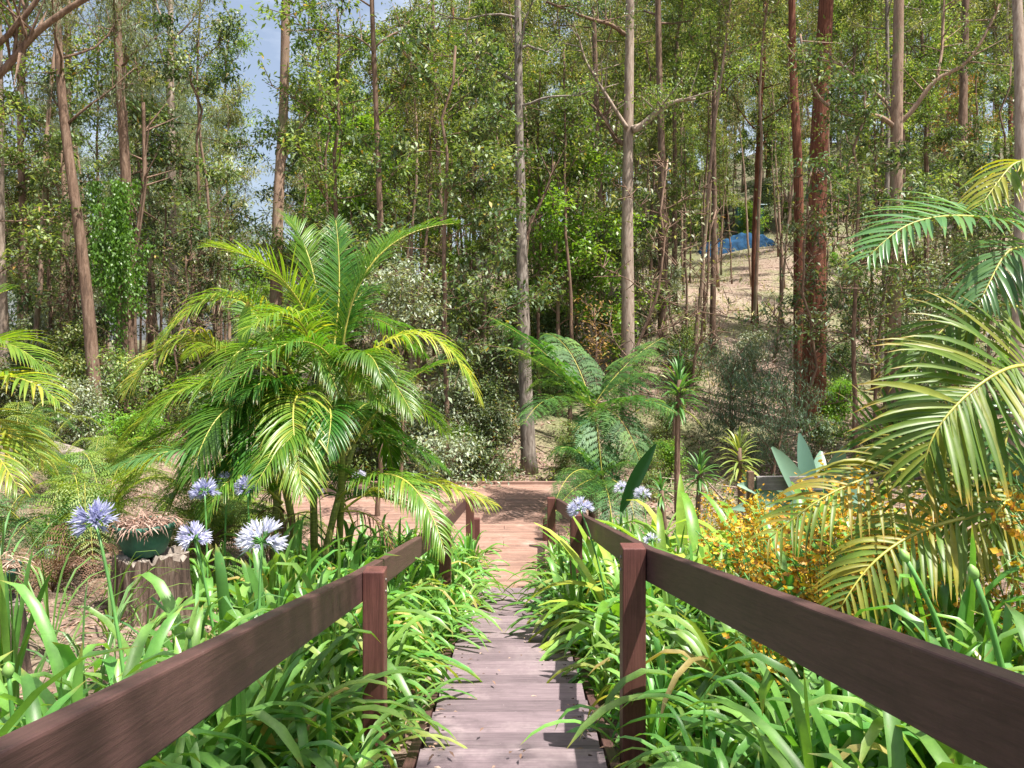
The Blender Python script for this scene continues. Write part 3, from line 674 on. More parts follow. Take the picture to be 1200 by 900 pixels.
for e,c in[((585,385,10.5),(640,400,10.8)),((598,425,10.0),(640,420,10.5)),((640,385,12),(670,390,11.5)),((772,392,11.5),(730,420,11)),
           ((622,500,9.8),(640,445,10.4)),((795,505,10.2),(750,455,10.6)),((745,560,9.9),(730,470,10.3)),
           ((610,470,11.6),(650,425,11.3)),((700,590,9.8),(700,480,10.1)),((780,440,12),(740,430,11.6))]:
    fern_frond(tf,bez(top,P(*c)-tb,P(*e)-tb,16)+(np.linspace(0,1,16)**2)[:,None]*r.normal(0,.14,3),.50,r,M['fern'],20,18,droop=.8,vee=.25)
tb2=np.array([1.3,10.2,gz(1.3,10.2)])
t2=empty('tree_fern',tb2); tag(t2,'smaller dark tree fern crowding the right edge of the deck','tree fern')
top=P(705,560,10.2)-tb2; g=G(); tube(g,[(0,0,-.1),top*.5,top],[.05,.045,.04],10); g.build('trunk',M['b_brown'],t2)
for e,c in[((640,540,10),(665,500,10)),((650,590,9.2),(670,530,9.7)),((760,560,10),(735,520,10)),((745,620,9.2),(740,560,9.6)),((700,500,11),(700,510,10.6)),((665,520,10.9),(680,510,10.6)),((640,618,8.9),(670,560,9.4)),((720,640,9),(715,570,9.5)),((785,520,10.5),(745,505,10.4))]:
    fern_frond(t2,bez(top,P(*c)-tb2,P(*e)-tb2,14),.30,r,M['fern'],24,12)
db=np.array([.72,10.3,DZ+0.01]); dd=empty('dead_frond',db); tag(dd,'dried brown fern frond drooping over the right corner of the deck','dead frond')
fern_frond(dd,bez((.35,.3,.45),(0.05,.1,.42),(-.35,-.3,.16),12),.2,r,M['deadfrond'],16,8)
# low lime ferns at left
for i,(bx,by,lab) in enumerate([(-2.9,5.2,'low lime green fern left of the potted stump'),(-3.5,6.6,'lime fern spreading in front of the fallen log'),(-2.4,6.3,'small lime fern between the palm and the fallen log')]):
    b=np.array([bx,by,gz(bx,by)]); o=empty('fern',b); tag(o,lab,'fern')
    if i==0: FERN0=o
    for k in range(8):
        a=r.uniform(0,6.28); ln=r.uniform(.6,.9); h=r.uniform(.4,.75)
        e=np.array([math.cos(a)*ln,math.sin(a)*ln,h*.45]); c=np.array([math.cos(a)*ln*.35,math.sin(a)*ln*.35,h*1.5])
        fern_frond(o,bez((0,0,0),c,e,12),.2,r,M['fernlime' if (k%3 or i) else 'fern'],22,9,r0=.004)

reg(FERN0)
for k,(x,y,s_) in enumerate([(-3.6,4.2,.7),(-4.9,7.6,.8),(-2.5,8.4,.75),(-5.7,9.6,.85)]):
    c=copy_tree(FERN0); c.location=(x,y,gz(x,y)); c.rotation_euler=(0,0,r.uniform(0,6.28)); c.scale=(s_,)*3; tag(c,'lime green fern growing on the left bank beyond the stump','fern','ferns on the left bank')
for i,(bx,by,lab) in enumerate([(-2.75,4.6,'dried brown fern left of the potted stump'),(-2.3,5.6,'dried brown fern behind the potted stump'),(-3.3,3.9,'dried brown fern near the left picture edge')]):
    b=np.array([bx,by,gz(bx,by)]); o=empty('fern',b); tag(o,lab,'fern')
    for k in range(9):
        a=r.uniform(0,6.28); ln=r.uniform(.35,.6); h=r.uniform(.25,.5)
        e=np.array([math.cos(a)*ln,math.sin(a)*ln,h*.2]); c=np.array([math.cos(a)*ln*.35,math.sin(a)*ln*.35,h*1.4])
        fern_frond(o,bez((0,0,0),c,e,12),.14,r,M['deadfrond'] if k%4 else M['fernlime'],18,8,r0=.004)
# ------------------------------------------------------------------ rosette and broad leaved plants
def rosette(root,c,rng,n,L,W,mat,elr=(5,80),droop=.8,prof='leaflet',name='foliage',fold=.2,hz=0.0):
    az=rng.uniform(0,6.283,n); u=rng.uniform(0,1,n); el=np.radians(elr[0]+(elr[1]-elr[0])*u)
    D=np.stack([np.cos(az)*np.cos(el),np.sin(az)*np.cos(el),np.sin(el)],-1)
    g=G(); P0=np.asarray(c)+D*.02+np.stack([u*0,u*0,(u-1)*hz],-1)
    ribbons(g,P0,D,L*rng.uniform(.75,1.1,n),W*rng.uniform(.8,1.15,n),droop*rng.uniform(.6,1.3,n),7,prof,None,fold,rng.beta(2,2,n),0,rng.normal(0,.12,(n,3)))
    return g.build(name,mat,root)
r=np.random.default_rng(61)
def stemrosette(px,py,d,L,W,n,mat,label,name,cat,elr=(-35,85),hz=.3):
    h=P(px,py,d); b=np.array([h[0]+r.normal(0,.05),d,gz(h[0],d)]); o=empty(name,b); tag(o,label,cat)
    rel=h-b; g=G(); tube(g,bez((0,0,-.05),rel*.5+r.normal(0,.03,3),rel,10),np.linspace(.05,.035,10)*d/11,8,rough=.05,rng=r); g.build('stem',M['b_brown'],o)
    rosette(o,rel,r,n,L,W,mat,elr,.9,hz=hz)
stemrosette(796,445,12.5,.52,.045,90,M['drac'],'dark spiky cabbage tree with leafy head right of the tree fern','cabbage_tree','cabbage tree',hz=.5)
stemrosette(866,525,9.5,.34,.035,60,M['bromel'],'yellow green spiky rosette plant on a short stem above the orchids','cordyline','spiky plant',hz=.3)
stemrosette(820,552,9.0,.30,.032,45,M['drac'],'low green spiky rosette left of the yellow green one','cordyline','spiky plant',hz=.1)
stemrosette(775,575,9.6,.25,.03,30,M['drac'],'small spiky plant beside the dark banana leaf','cordyline','spiky plant',hz=.1)

def bladed(name,label,cat,base,specs,mat,nseg=9,prof='broad',fold=.18,up=None):
    b=np.array([base[0],base[1],gz(*base)]); o=empty(name,b); tag(o,label,cat)
    g=G()
    for (D,L,W,dr,tn,off) in specs:
        ribbons(g,[off],[D],L,W,dr,nseg,prof,up,fold,tn)
    g.build('foliage',mat,o); return o
# agave-like broad grey leaves
sp=[]
for (dx,dy,dz,L,W,dr) in[(-.75,-.1,.55,.85,.17,.5),(-.45,-.2,.85,.9,.18,.3),(-.1,.1,1,.85,.17,.15),(.25,-.2,.9,.8,.2,.2),(.6,-.1,.75,.75,.17,.4),(-.9,.2,.25,.75,.15,.5),(.85,.2,.4,.7,.15,.5),(.1,-.7,.6,.6,.15,.5),(-.5,-.6,.5,.65,.16,.5),(.5,-.7,.5,.6,.15,.5),(-.95,-.3,.1,.7,.15,.4),(.3,.5,.8,.8,.16,.3)]:
    sp.append(((dx,dy,dz),L*.92,W*1.2,dr,r.uniform(0,1),(dx*.05,dy*.05,.35)))
bladed('agave','large agave with broad grey green leaves at the foot of the red trunks','agave',(2.85,7.3),sp,M['agave'],up=[.25,-.9,.45])
b=np.array([1.2,8.6,gz(1.2,8.6)]); o=empty('banana_leaf_plant',b); tag(o,'dark green banana like leaf leaning right beside the deck corner','banana plant')
g=G(); s=P(728,600,8.6)-b; tube(g,bez((0,0,-.05),s*.5,s,6),.014,8); g.build('stem',M['stalk'],o)
g=G(); e=P(765,523,8.4)-b; dv=e-s; ribbons(g,[s],[dv],np.linalg.norm(dv)*1.05,.16,.12,10,'broad',[-.5,-.8,.3],.25,.4); g.build('leaf',M['darkbroad'],o)
# lime broad leaves on the right
for i,(px,d,lab) in enumerate([(738,5.0,'lime broad leaved plant directly behind the right handrail'),(778,4.9,'tall lime broad leaved plant behind the second bay of the right handrail'),(828,5.2,'arching lime broad leaved plant left of the orchids'),(878,6.3,'yellowish broad leaved plant next to the grey timber edging'),(890,4.7,'broad leaved lime plant under the palm frond tips'),(960,4.6,'upright broad leaved plant behind the orchids'),(800,6.6,'lime broad leaved plant half hidden behind the taller ones'),(1010,5.4,'broad leaved plant in the shade of the palm fronds')]):
    x=(px-600)*d/F; sp=[]
    for k in range(16):
        a=r.uniform(0,6.28); el=r.uniform(.6,1.35)
        sp.append(((math.cos(a)*math.cos(el),math.sin(a)*math.cos(el),math.sin(el)),r.uniform(.7,1.1),r.uniform(.07,.11),r.uniform(.6,1.7),r.uniform(0,1),(math.cos(a)*.05,math.sin(a)*.05,0)))
    bladed('ginger_plant',lab,'leafy plant',(x,d),sp,M['broad'])

# yellow orchids
def orchid_proto(seed):
    r=np.random.default_rng(seed); root=empty('yellow_orchid')
    g=G(); n=22; az=r.uniform(0,6.28,n); el=np.radians(r.uniform(35,80,n)); D=np.stack([np.cos(az)*np.cos(el),np.sin(az)*np.cos(el),np.sin(el)],-1)
    ribbons(g,D*.03,D,r.uniform(.25,.45,n),.028,r.uniform(.5,1.4,n),6,'leaflet',None,.2,r.uniform(.1,1,n)); g.build('foliage',M['broad'],root)
    for k in range(5):
        a=r.uniform(0,6.28); h=r.uniform(.42,.72); e=np.array([math.cos(a)*.22,math.sin(a)*.22,h])
        pts=bez((0,0,0),(e[0]*.3,e[1]*.3,h*.8),e,10); g=G(); tube(g,pts,.0025,5)
        s=g.build('flower_spray_stem',M['stalk'],root); g=G(); m=36
        t=r.uniform(.35,1,m); C=np.stack([np.interp(t,np.linspace(0,1,10),pts[:,q]) for q in range(3)],-1)
        off=rdir(r,m)*r.uniform(.015,.07,(m,1)); tubes3(g,C,C+off,.001,.001,.5,0); C=C+off
        nd=norm(rdir(r,m)*.7+[0,-.5,.5]); a1=norm(np.cross(nd,[.2,.3,.9])); a2=np.cross(nd,a1)
        for j in range(4):
            th=j*math.pi/2; o_=a1*math.cos(th)+a2*math.sin(th)
            big=1.5 if j==0 else .8
            ribbons(g,C,o_+nd*.25,.0145*big,.013*big,.2,2,'petal',nd,.1,np.clip(r.uniform(.2,1,m)-(.3 if j else 0),0,1),1)
        g.build('flower_spray',[M['stalk'],M['yflower']],s)
    return root
orp=[[orchid_proto(400+k),False] for k in range(4)]
for p in orp: reg(p[0])
r=np.random.default_rng(71)
spots=[]
for k in range(42):
    px=r.uniform(770,1085); d=r.uniform(3.3,6.0) ; x=(px-600)*d/F
    if x<1.15 or (px<850 and d>4.4): continue
    spots.append((x,d))
spots+=[((px-600)*8.2/F,8.2+r.uniform(-.3,.3)) for px in(820,838,856,874,892,905)]
spots+=[(1.28,3.1),(1.45,3.0),(1.05,2.9),(2.0,3.0),(2.2,2.8),(2.4,2.6),(1.9,2.5)]
for i,(x,y) in enumerate(spots):
    p=orp[i%4]; o=p[0] if not p[1] else copy_tree(p[0]); p[1]=True
    o.location=(x,y,gz(x,y)); o.rotation_euler=(0,0,r.uniform(0,6.28)); s=r.uniform(.95,1.3); o.scale=(s,s,s)
    tag(o,'bushy orchid plant with sprays of tiny yellow brown flowers right of the stairs','orchid','yellow orchids right of the stairs')

# grassy strap tufts beyond beds
def tuft(loc,rng_,n,L,W,mat,label,name='grass_tuft',elr=(45,85),droop=1.0,group=None,cat='grass tuft'):
    o=empty(name,(loc[0],loc[1],gz(loc[0],loc[1]))); tag(o,label,cat,group); rosette(o,(0,0,0),rng_,n,L,W,mat,elr,droop,'strap'); return o
tuft((-1.87,2.85),r,14,.62,.022,M['agap'],'upright green flax tuft at the lower left of the picture',elr=(74,89),droop=.25,name='flax')
tuft((-1.35,3.25),r,10,.75,.018,M['agap2'],'thin arching grey green tuft in front of the stump',elr=(50,80),droop=1.2,name='flax')
tuft((-0.45,13.3),r,14,.6,.05,M['broad'],'bright upright strap plant behind the far deck edge, right one',elr=(60,85),droop=.6,name='flax')
tuft((-1.0,13.4),r,14,.5,.04,M['agap2'],'pale strap plant behind the far deck edge, left one',elr=(40,80),droop=1,name='flax')

for k,(x,y) in enumerate([(-1.75,3.4),(-2.3,3.3),(-1.9,4.0),(-2.6,3.8),(-1.6,5.0),(-2.5,5.1),(-3.1,5.6),(-1.55,3.9),(-2.0,2.6),(-1.7,2.2)]):
    tuft((x,y),r,int(r.integers(14,30)),r.uniform(.22,.42),.008,M['ggrass'],'wispy green grass tuft in the mulch around the stump',elr=(35,85),droop=1.3,group='grass tufts around the stump')
for k,(px,d,lab) in enumerate([(20,2.5,'long wispy grass left of the flax at the lower left'),(105,2.9,'long wispy grey green grass leaning in front of the leftmost bloom'),(60,3.6,'long wispy grass in the mulch below the bottle'),(-5,4.0,'long wispy grass beside the cut off pot'),(130,3.9,'long thin grass at the left foot of the potted stump')]):
    tuft(((px-600)*d/F,d),r,16,.62,.011,M['agap2' if k%2 else 'ggrass'],lab,elr=(50,86),droop=1.1)
for k,(x,y,s_) in enumerate([(-3.3,5.4,.75),(-4.3,4.9,.8),(-2.7,6.9,.7),(-4.0,6.9,.85),(-3.2,8.6,.8),(-3.4,10.3,.8),(-4.6,9.2,.75),(-2.6,10.0,.7),(-6.4,8.4,.8),(-2.9,3.4,.6),(-3.8,5.7,.8),(-5.0,6.3,.9),(-2.2,7.4,.7),(-4.2,7.9,.8),(-5.3,8.7,.85)]):
    c=copy_tree(FERN0); c.location=(x,y,gz(x,y)); c.rotation_euler=(0,0,r.uniform(0,6.28)); c.scale=(s_,)*3; tag(c,'lime green fern growing on the left bank beyond the stump','fern','ferns on the left bank')
# ------------------------------------------------------------------ stump, pots, log, bottle, edging
def stump(x,y,R,H,label,seed):
    r=np.random.default_rng(seed); z=gz(x,y); o=empty('tree_stump',(x,y,z)); tag(o,label,'stump')
    n=64; k=9; th=np.linspace(0,2*math.pi,n,endpoint=False)
    fl=1+.05*np.sin(th*3+1)+.04*np.sin(th*7)+.05*np.sign(np.sin(th*17+2*np.sin(th*3)))+.035*r.normal(size=n)
    V=[]
    for i in range(k):
        t=i/(k-1); rr=R*(1.12-.14*t+.10*(1-t)**4)*fl*(1+.008*r.normal(size=n))
        V.append(np.stack([np.cos(th)*rr,np.sin(th)*rr,np.full(n,-.08+(H+.08)*t)+(.02*r.normal(size=n) if i==k-1 else 0)],-1))
    g=G(); V=np.array(V); i=np.arange(k-1)[:,None]; j=np.arange(n)[None,:]
    g.add(V,np.stack([i*n+j,i*n+(j+1)%n,(i+1)*n+(j+1)%n,(i+1)*n+j],-1)); g.build('bark',M['b_stump'],o,False)
    g=G(); W=[V[-1]*[1,1,1]]+[V[-1]*[f,f,1]+[0,0,-.004*q_] for q_,f in((1,.7),(2,.4),(3,.02))]
    W=np.array(W); i=np.arange(3)[:,None]; g.add(W,np.stack([i*n+j,i*n+(j+1)%n,(i+1)*n+(j+1)%n,(i+1)*n+j],-1)); g.build('cut_top',M['b_grey'],o,False)
    return z+H
M['b_stump']=barkmat('stump bark',[(0.3,(0.025,0.016,0.013)),(0.5,(0.12,0.08,0.062)),(0.75,(0.36,0.28,0.23))],scale=(9,9,1.0),bs=1.0,bd=.03)
M['potg']=plain('green plastic pot',(0.028,0.105,0.07),0.6,0.35,9,0.5)
M['soil']=plain('potting litter',(0.22,0.15,0.11),0.95,0.1,60,0.6,bs=.8,bd=.02)
def pot(x,y,z,R,H,label,seed):
    r=np.random.default_rng(seed); o=empty('plant_pot',(x,y,z)); tag(o,label,'plant pot')
    prof=[(0.55,0),(0.66,.06),(.84,.45),(.93,.78),(.95,.8),(1.03,.82),(1.04,.99),(1.0,1.0),(.96,.98),(.93,.85),(.9,.8)]
    n=40; th=np.linspace(0,2*math.pi,n,endpoint=False)
    V=np.array([[np.array([math.cos(a)*R*p,math.sin(a)*R*p,H*h]) for a in th] for p,h in[(0.01,0)]+prof]); k=len(V)
    i=np.arange(k-1)[:,None]; j=np.arange(n)[None,:]; g=G(); g.add(V,np.stack([i*n+j,i*n+(j+1)%n,(i+1)*n+(j+1)%n,(i+1)*n+j],-1)); b=g.build('pot_body',M['potg'],o)
    g=G(); W=np.array([[np.array([math.cos(a)*R*p,math.sin(a)*R*p,H*.86+.02*(1-p)+r.normal(0,.004)]) for a in th] for p in(.92,.6,.3,.01)])
    i=np.arange(3)[:,None]; g.add(W,np.stack([i*n+j,i*n+(j+1)%n,(i+1)*n+(j+1)%n,(i+1)*n+j],-1)); g.build('soil',M['soil'],o)
    g=G(); m=520; a=r.uniform(0,6.28,m); rr=R*np.sqrt(r.uniform(0,1,m))*1.04; C=np.stack([np.cos(a)*rr,np.sin(a)*rr,H*.93+r.uniform(0,.035,m)],-1)
    D=np.stack([r.normal(size=m),r.normal(size=m),r.normal(size=m)*.25],-1); ribbons(g,C,D,r.uniform(.03,.14,m),.007,r.uniform(.2,2.4,m),4,'leaflet',None,.1,r.uniform(0,1,m)); g.build('dry_litter',M['litter'],o)
sx,sy=(176-600)*4.5/F,4.5
zt=stump(sx,sy,.185,.36,'fissured grey brown tree stump under the round green pot',81)
pot(sx-.03,sy,zt+.002,.165,.19,'round green plastic pot of dried litter on the tree stump',82)
sx2,sy2=(-28-600)*3.2/F,3.2
zt=stump(sx2,sy2,.16,.30,'dark stump at the left picture edge under the cut off pot',83)
pot(sx2,sy2,zt+.002,.155,.16,'green plastic pot cut off by the left picture edge',84)
# fallen log
r=np.random.default_rng(91)
a=P(-60,478,12.0); b=P(122,527,10.4); a[2]=gz(a[0],a[1])+.62; b[2]=gz(b[0],b[1])+.22
g=G(); tube(g,bez(a,(a+b)/2+[0,0,.05],b,16)-a,np.linspace(.14,.105,16),14,rough=.05,rng=r); o=g.build('fallen_log',M['b_grey']); o.location=tuple(a); tag(o,'long grey fallen log lying at the left behind the ferns','log')
# pale green bottle
M['bott']=plain('pale green plastic',(0.36,0.5,0.34),0.25,0.6,8,0.15); M['wcap']=plain('white cap',(0.8,0.8,0.78),0.4,0.5,8,0.05)
bx,by=(58-600)*4.9/F,4.9; bz=gz(bx,by)
o=empty('bottle',(bx,by,bz)); tag(o,'pale green plastic bottle with white top standing among the ferns','bottle'); o.scale=(.62,.62,.55)
def lathe(g,prof,n=24,m=0):
    th=np.linspace(0,2*math.pi,n,endpoint=False); V=np.array([[[math.cos(a)*p,math.sin(a)*p,h] for a in th] for p,h in prof]); k=len(V)
    i=np.arange(k-1)[:,None]; j=np.arange(n)[None,:]; g.add(V,np.stack([i*n+j,i*n+(j+1)%n,(i+1)*n+(j+1)%n,(i+1)*n+j],-1),0.5,0,m)
g=G(); lathe(g,[(.001,0),(.045,0),(.048,.01),(.048,.20),(.046,.21),(.048,.22),(.047,.30),(.030,.34),(.022,.36)]); g.build('bottle_body',M['bott'],o)
g=G(); lathe(g,[(.024,.355),(.026,.36),(.027,.40),(.02,.425),(.001,.43)]); g.build('cap',M['wcap'],o)
# timber edging
ex,ey=(925-600)*7.2/F,7.2; ez=gz(ex,ey); o=empty('garden_edging',(ex,ey,ez)); tag(o,'weathered grey timber edging board with short dark post below the agave','edging board')
zt=(400-560)*7.2/F-ez
g=G(); box(g,(0,0,zt-.05),(.62,.05,.13)); c=g.build('board',M['greywood'],o,False); bevel(c,.006)
g=G(); box(g,(-.36,0.02,(zt+.06)/2-.1),(.06,.06,zt+.26)); c=g.build('post',M['b_brown'],o,False); bevel(c,.006)

# ------------------------------------------------------------------ far structures
M['tank']=plain('teal corrugated steel',(0.10,0.27,0.26),0.4,0.5,1.5,0.25); M['tankroof']=plain('pale tank roof',(0.42,0.52,0.56),0.4,0.5,2,0.15)
def tank(px,d,R,H,label):
    x=(px-600)*d/F; z=gz(x,d)-.1; o=empty('water_tank',(x,d,z)); tag(o,label,'water tank')
    g=G(); k=60; prof=[(R+.035*math.sin(i*math.pi/2),H*i/k) for i in range(k+1)]; lathe(g,prof,48); g.build('tank_wall',M['tank'],o)
    g=G(); lathe(g,[(R+.08,H-.02),(R+.08,H+.04),(R*.5,H+.25),(.02,H+.4)],48); g.build('roof',M['tankroof'],o)
tank(1092,44,1.6,2.4,'larger teal corrugated water tank on the hillside at right')
tank(1134,50,1.3,2.6,'smaller teal water tank standing further right and behind the other')
M['tarp']=plain('blue tarpaulin',(0.012,0.05,0.11),0.85,0.15,3,0.5,bs=.6,bd=.1)
def heap():
    d=42; x=(864-600)*d/F; z=gz(x,d); r=np.random.default_rng(5)
    n=40; m=14; u=np.linspace(-1,1,n); v=np.linspace(-1,1,m); U,V=np.meshgrid(u,v)
    Z=.75*np.clip(1-np.abs(U)**6,0,1)*np.clip(1-np.abs(V)**4,0,1)*(1+.12*np.sin(U*5)+.08*np.sin(U*13+V*3))
    W=np.stack([U*2.1,V*.8,Z-.12+.05*np.sin(U*9+V*4)+.04*np.sin(U*21-V*6)*(Z>.2)+ground(x+U*2.1,d+V*.8)-z],-1); i=np.arange(m-1)[:,None]*n; j=np.arange(n-1)[None,:]
    g=G(); g.add(W,np.stack([i+j,i+j+1,i+n+j+1,i+n+j],-1)); o=g.build('tarpaulin',M['tarp']); o.location=(x,d,z); tag(o,'blue tarpaulin over a low heap on the far hillside','tarpaulin')
    d=47; x=(878-600)*d/F; z=gz(x,d); o=empty('garden_shed',(x,d,z)); tag(o,'small teal shed behind the blue tarpaulin','shed')
    g=G(); 
    for k in range(14): box(g,(-.65+k*.1,0,.8),(.05,1.2+.04*(k%2),1.9))
    box(g,(0,0,.8),(1.36,1.18,1.88)); g.build('wall',M['tank'],o,False)
    g=G(); R_=np.array([[1,0,0],[0,.98,-.17],[0,.17,.98]]); box(g,(0,0,1.9),(1.7,1.5,.06),R_); g.build('roof',M['tankroof'],o,False)
heap()

# ------------------------------------------------------------------ trees
def branch_tree(r,trunk,r0,r1,lo,nl,crownR,nleaf,LL,LW,bark,leaf,root,upang=(15,55),spreadc=.20,droopy=.35,needle=False,sides=10,tw=7,topfade=.45,upn=.9,lobase=.7):
    trunk=np.asarray(trunk,float); k=len(trunk)
    g=G(); rad=r0+(r1-r0)*np.linspace(0,1,k)**.8; rad[0]*=1.25
    tube(g,trunk,rad,sides,.5,rough=.035,rng=r)
    cum=np.linspace(0,1,k); H=np.linalg.norm(trunk[-1]-trunk[0])
    tw0=[];tw1=[]
    for i in range(nl):
        t=lo+(1-lo)*((i+r.uniform(0,1))/nl)
        p=np.array([np.interp(t,cum,trunk[:,a]) for a in range(3)]); az=i*2.4+r.uniform(-.5,.5)
        prof=1-(1-topfade)*((t-lo)/(1-lo)) if t>lo+.12*(1-lo) else lobase
        ln=crownR*prof*r.uniform(.6,1.1); el=math.radians(r.uniform(*upang))
        d=np.array([math.cos(az)*math.cos(el),math.sin(az)*math.cos(el),math.sin(el)])
        kk=6; pts=[p]
        for s in range(kk):
            d=norm(d+r.normal(0,.16,3)+[0,0,.05]); pts.append(pts[-1]+d*ln/kk)
        pts=np.array(pts); rb=np.interp(t,cum,rad)*r.uniform(.3,.5)
        tube(g,pts,np.linspace(rb,rb*.2+.003,kk+1),5)
        for s in range(tw):
            u=r.uniform(.25,1); c=np.array([np.interp(u,np.linspace(0,1,kk+1),pts[:,a]) for a in range(3)])
            e=c+norm(rdir(r,1)[0]+d*.7+[0,0,.15])*ln*r.uniform(.15,.42); tw0.append(c); tw1.append(e)
    tw0=np.array(tw0); tw1=np.array(tw1); tubes3(g,tw0,tw1,.012,.005)
    g.build('trunk',bark,root)
    g=G(); n=nleaf; idx=r.integers(len(tw0),size=n); wgt=r.uniform(.25,1.08,n)[:,None]
    C=tw0[idx]*(1-wgt)+tw1[idx]*wgt+r.normal(0,spreadc,(n,3))*[1,1,.7]
    cl=r.uniform(0,1,len(tw0))[idx]
    tint=np.clip(cl*.62+r.uniform(0,1,n)*.42-.02,0,.97); tint[r.random(n)<.012]=1
    if needle:
        D=norm(r.normal(0,.45,(n,3))+[0,0,-.6]); ribbons(g,C,D,LL*r.uniform(.6,1.3,n),LW,.6,2,'needle',rdir(r,n),0,tint)
    else:
        D=norm(rdir(r,n)*[1,1,.6]+[0,0,-droopy]); up=norm(rdir(r,n)*(1.3-upn)+[0,0,upn]); leaves(g,C,D,LL*r.uniform(.6,1.3,n),LW*r.uniform(.7,1.25,n),up,tint)
    g.build('crown',leaf,root)
def wob(r,H,k=12,w=.12,lean=(0,0)):
    z=np.linspace(0,1,k); o=np.cumsum(r.normal(0,w,(k,2)),0)*np.linspace(0,1,k)[:,None]**.5
    return np.stack([o[:,0]+lean[0]*z*H,o[:,1]+lean[1]*z*H,z*H-.15],-1)

# hero trunks taken from the photograph: list of (col,row) up the trunk, distance, radii, bark, leaf, label
HERO=[
 ([(3,440),(2,300),(0,150),(-6,-60)],15,.14,.10,'b_pale','l_olive','pale straight trunk at the left picture edge',.75),
 ([(118,500),(104,370),(92,250),(76,150),(66,60),(60,-60)],14,.13,.07,'b_brown','l_need','dark casuarina trunk leaning left behind the left palm',.45),
 ([(152,470),(148,330),(150,200),(142,90),(138,-60)],15,.14,.09,'b_brown','l_need','reddish brown trunk wrapped by the bright green vine',.55),
 ([(208,430),(206,300),(203,160),(200,60),(200,-60)],20,.13,.09,'b_pale','l_mid','thin pale trunk between the vine and the palm',.6),
 ([(322,420),(326,240),(331,120),(336,0),(340,-100)],18,.17,.13,'b_tan','l_olive','mottled tan trunk standing alone against the sky gap',.9),
 ([(452,560),(449,420),(447,250),(440,120),(437,0),(434,-90)],15,.085,.055,'b_brown','l_gloss','thin brown trunk rising right of the golden cane palm',.5),
 ([(620,560),(616,470),(612,340),(609,180),(607,80),(606,-90)],16.3,.165,.06,'b_grey','l_gloss','grey flared trunk behind the middle of the deck',.5),
 ([(735,520),(736,400),(736,250),(738,120),(740,0),(741,-100)],18,.185,.13,'b_pale','l_olive','pale straight eucalypt trunk behind the tree fern',.75),
 ([(938,490),(938,350),(934,200),(930,80),(928,-80)],19.5,.16,.11,'b_red','l_gloss','thinner red ironbark trunk, left of the touching pair',.75),
 ([(952,492),(955,380),(958,250),(962,120),(968,0),(972,-90)],18.5,.31,.22,'b_red','l_mid','thick red ironbark trunk, right of the touching pair',.8),
 ([(1046,510),(1044,400),(1046,300),(1050,190),(1051,140),(1053,20),(1056,-90)],17,.20,.13,'b_tan','l_mid','tan forked trunk with wide curved limbs, right of the red pair',.75),
 ([(1118,400),(1122,300),(1126,180),(1130,60),(1134,-80)],27,.21,.15,'b_brown','l_olive','dark brown trunk in front of the water tanks',.75),
 ([(1192,420),(1193,300),(1196,150),(1200,-60)],14,.15,.12,'b_pale','l_mid','pale grey trunk behind the palm at the right picture edge',.8),
 ([(776,470),(777,330),(776,180),(772,60),(770,-80)],24,.17,.12,'b_brown','l_gloss','dark trunk just right of the pale straight eucalypt',.6),
 ([(706,480),(704,340),(702,220),(698,90),(694,-60)],27,.15,.1,'b_brown','l_olive','slim dark trunk left of the pale straight eucalypt',.6),
 ([(1030,480),(1034,360),(1037,250),(1038,120),(1036,-60)],21,.09,.06,'b_grey','l_olive','slim grey trunk close behind the forked tan tree',.6),
 ([(524,470),(520,330),(514,200),(508,60),(506,-60)],22,.10,.07,'b_brown','l_mid','slender brown trunk behind the right fronds of the palm',.45),
 ([(38,480),(30,300),(22,150),(30,-60)],20,.12,.08,'b_brown','l_need','slender dark trunk near the left edge behind the pale one',.4),
 ([(72,450),(75,300),(80,150),(82,-60)],24,.14,.1,'b_tan','l_olive','tan trunk between the dark casuarinas at left',.5),
]
TREES={}
def hero(i,pts,d,r0,r1,bark,leaf,label,lo):
    r=np.random.default_rng(500+i); p0=P(pts[0][0],pts[0][1],d); x=p0[0]; base=np.array([x,d,gz(x,d)])
    C=[np.zeros(3)+[0,0,-.15]]
    for (a,b) in pts: 
        c=P(a,b,d)-base
        if c[2]>.3: c[1]+=r.normal(0,.1); C.append(c)
    last=C[-1]; C.append(last+(C[-1]-C[-2])*.0+np.array([r.normal(0,.3),r.normal(0,.3),3.5])); C=np.array(C)
    z=np.linspace(C[0,2],C[-1,2],26); T=np.stack([np.interp(z,C[:,2],C[:,0]),np.interp(z,C[:,2],C[:,1]),z],-1)
    for _ in range(3): T[1:-1,:2]=(T[:-2,:2]+2*T[1:-1,:2]+T[2:,:2])/4
    root=empty('tree',base); tag(root,label,'tree')
    nd=leaf=='l_need'
    sizes={'l_need':(.16,.009),'l_olive':(.13,.026),'l_gloss':(.095,.036),'l_mid':(.09,.034)}[leaf]
    branch_tree(r,T,r0,r1*.5,lo,16,2.4 if d<20 else 2.8,7000 if nd else 4200,sizes[0],sizes[1],M[bark],M[leaf],root,needle=nd,sides=14,spreadc=.10,upang=(5,50))
    return root,T,base
for i,h in enumerate(HERO):
    o,T,b=hero(i,*h); TREES[i]=(o,T,b)
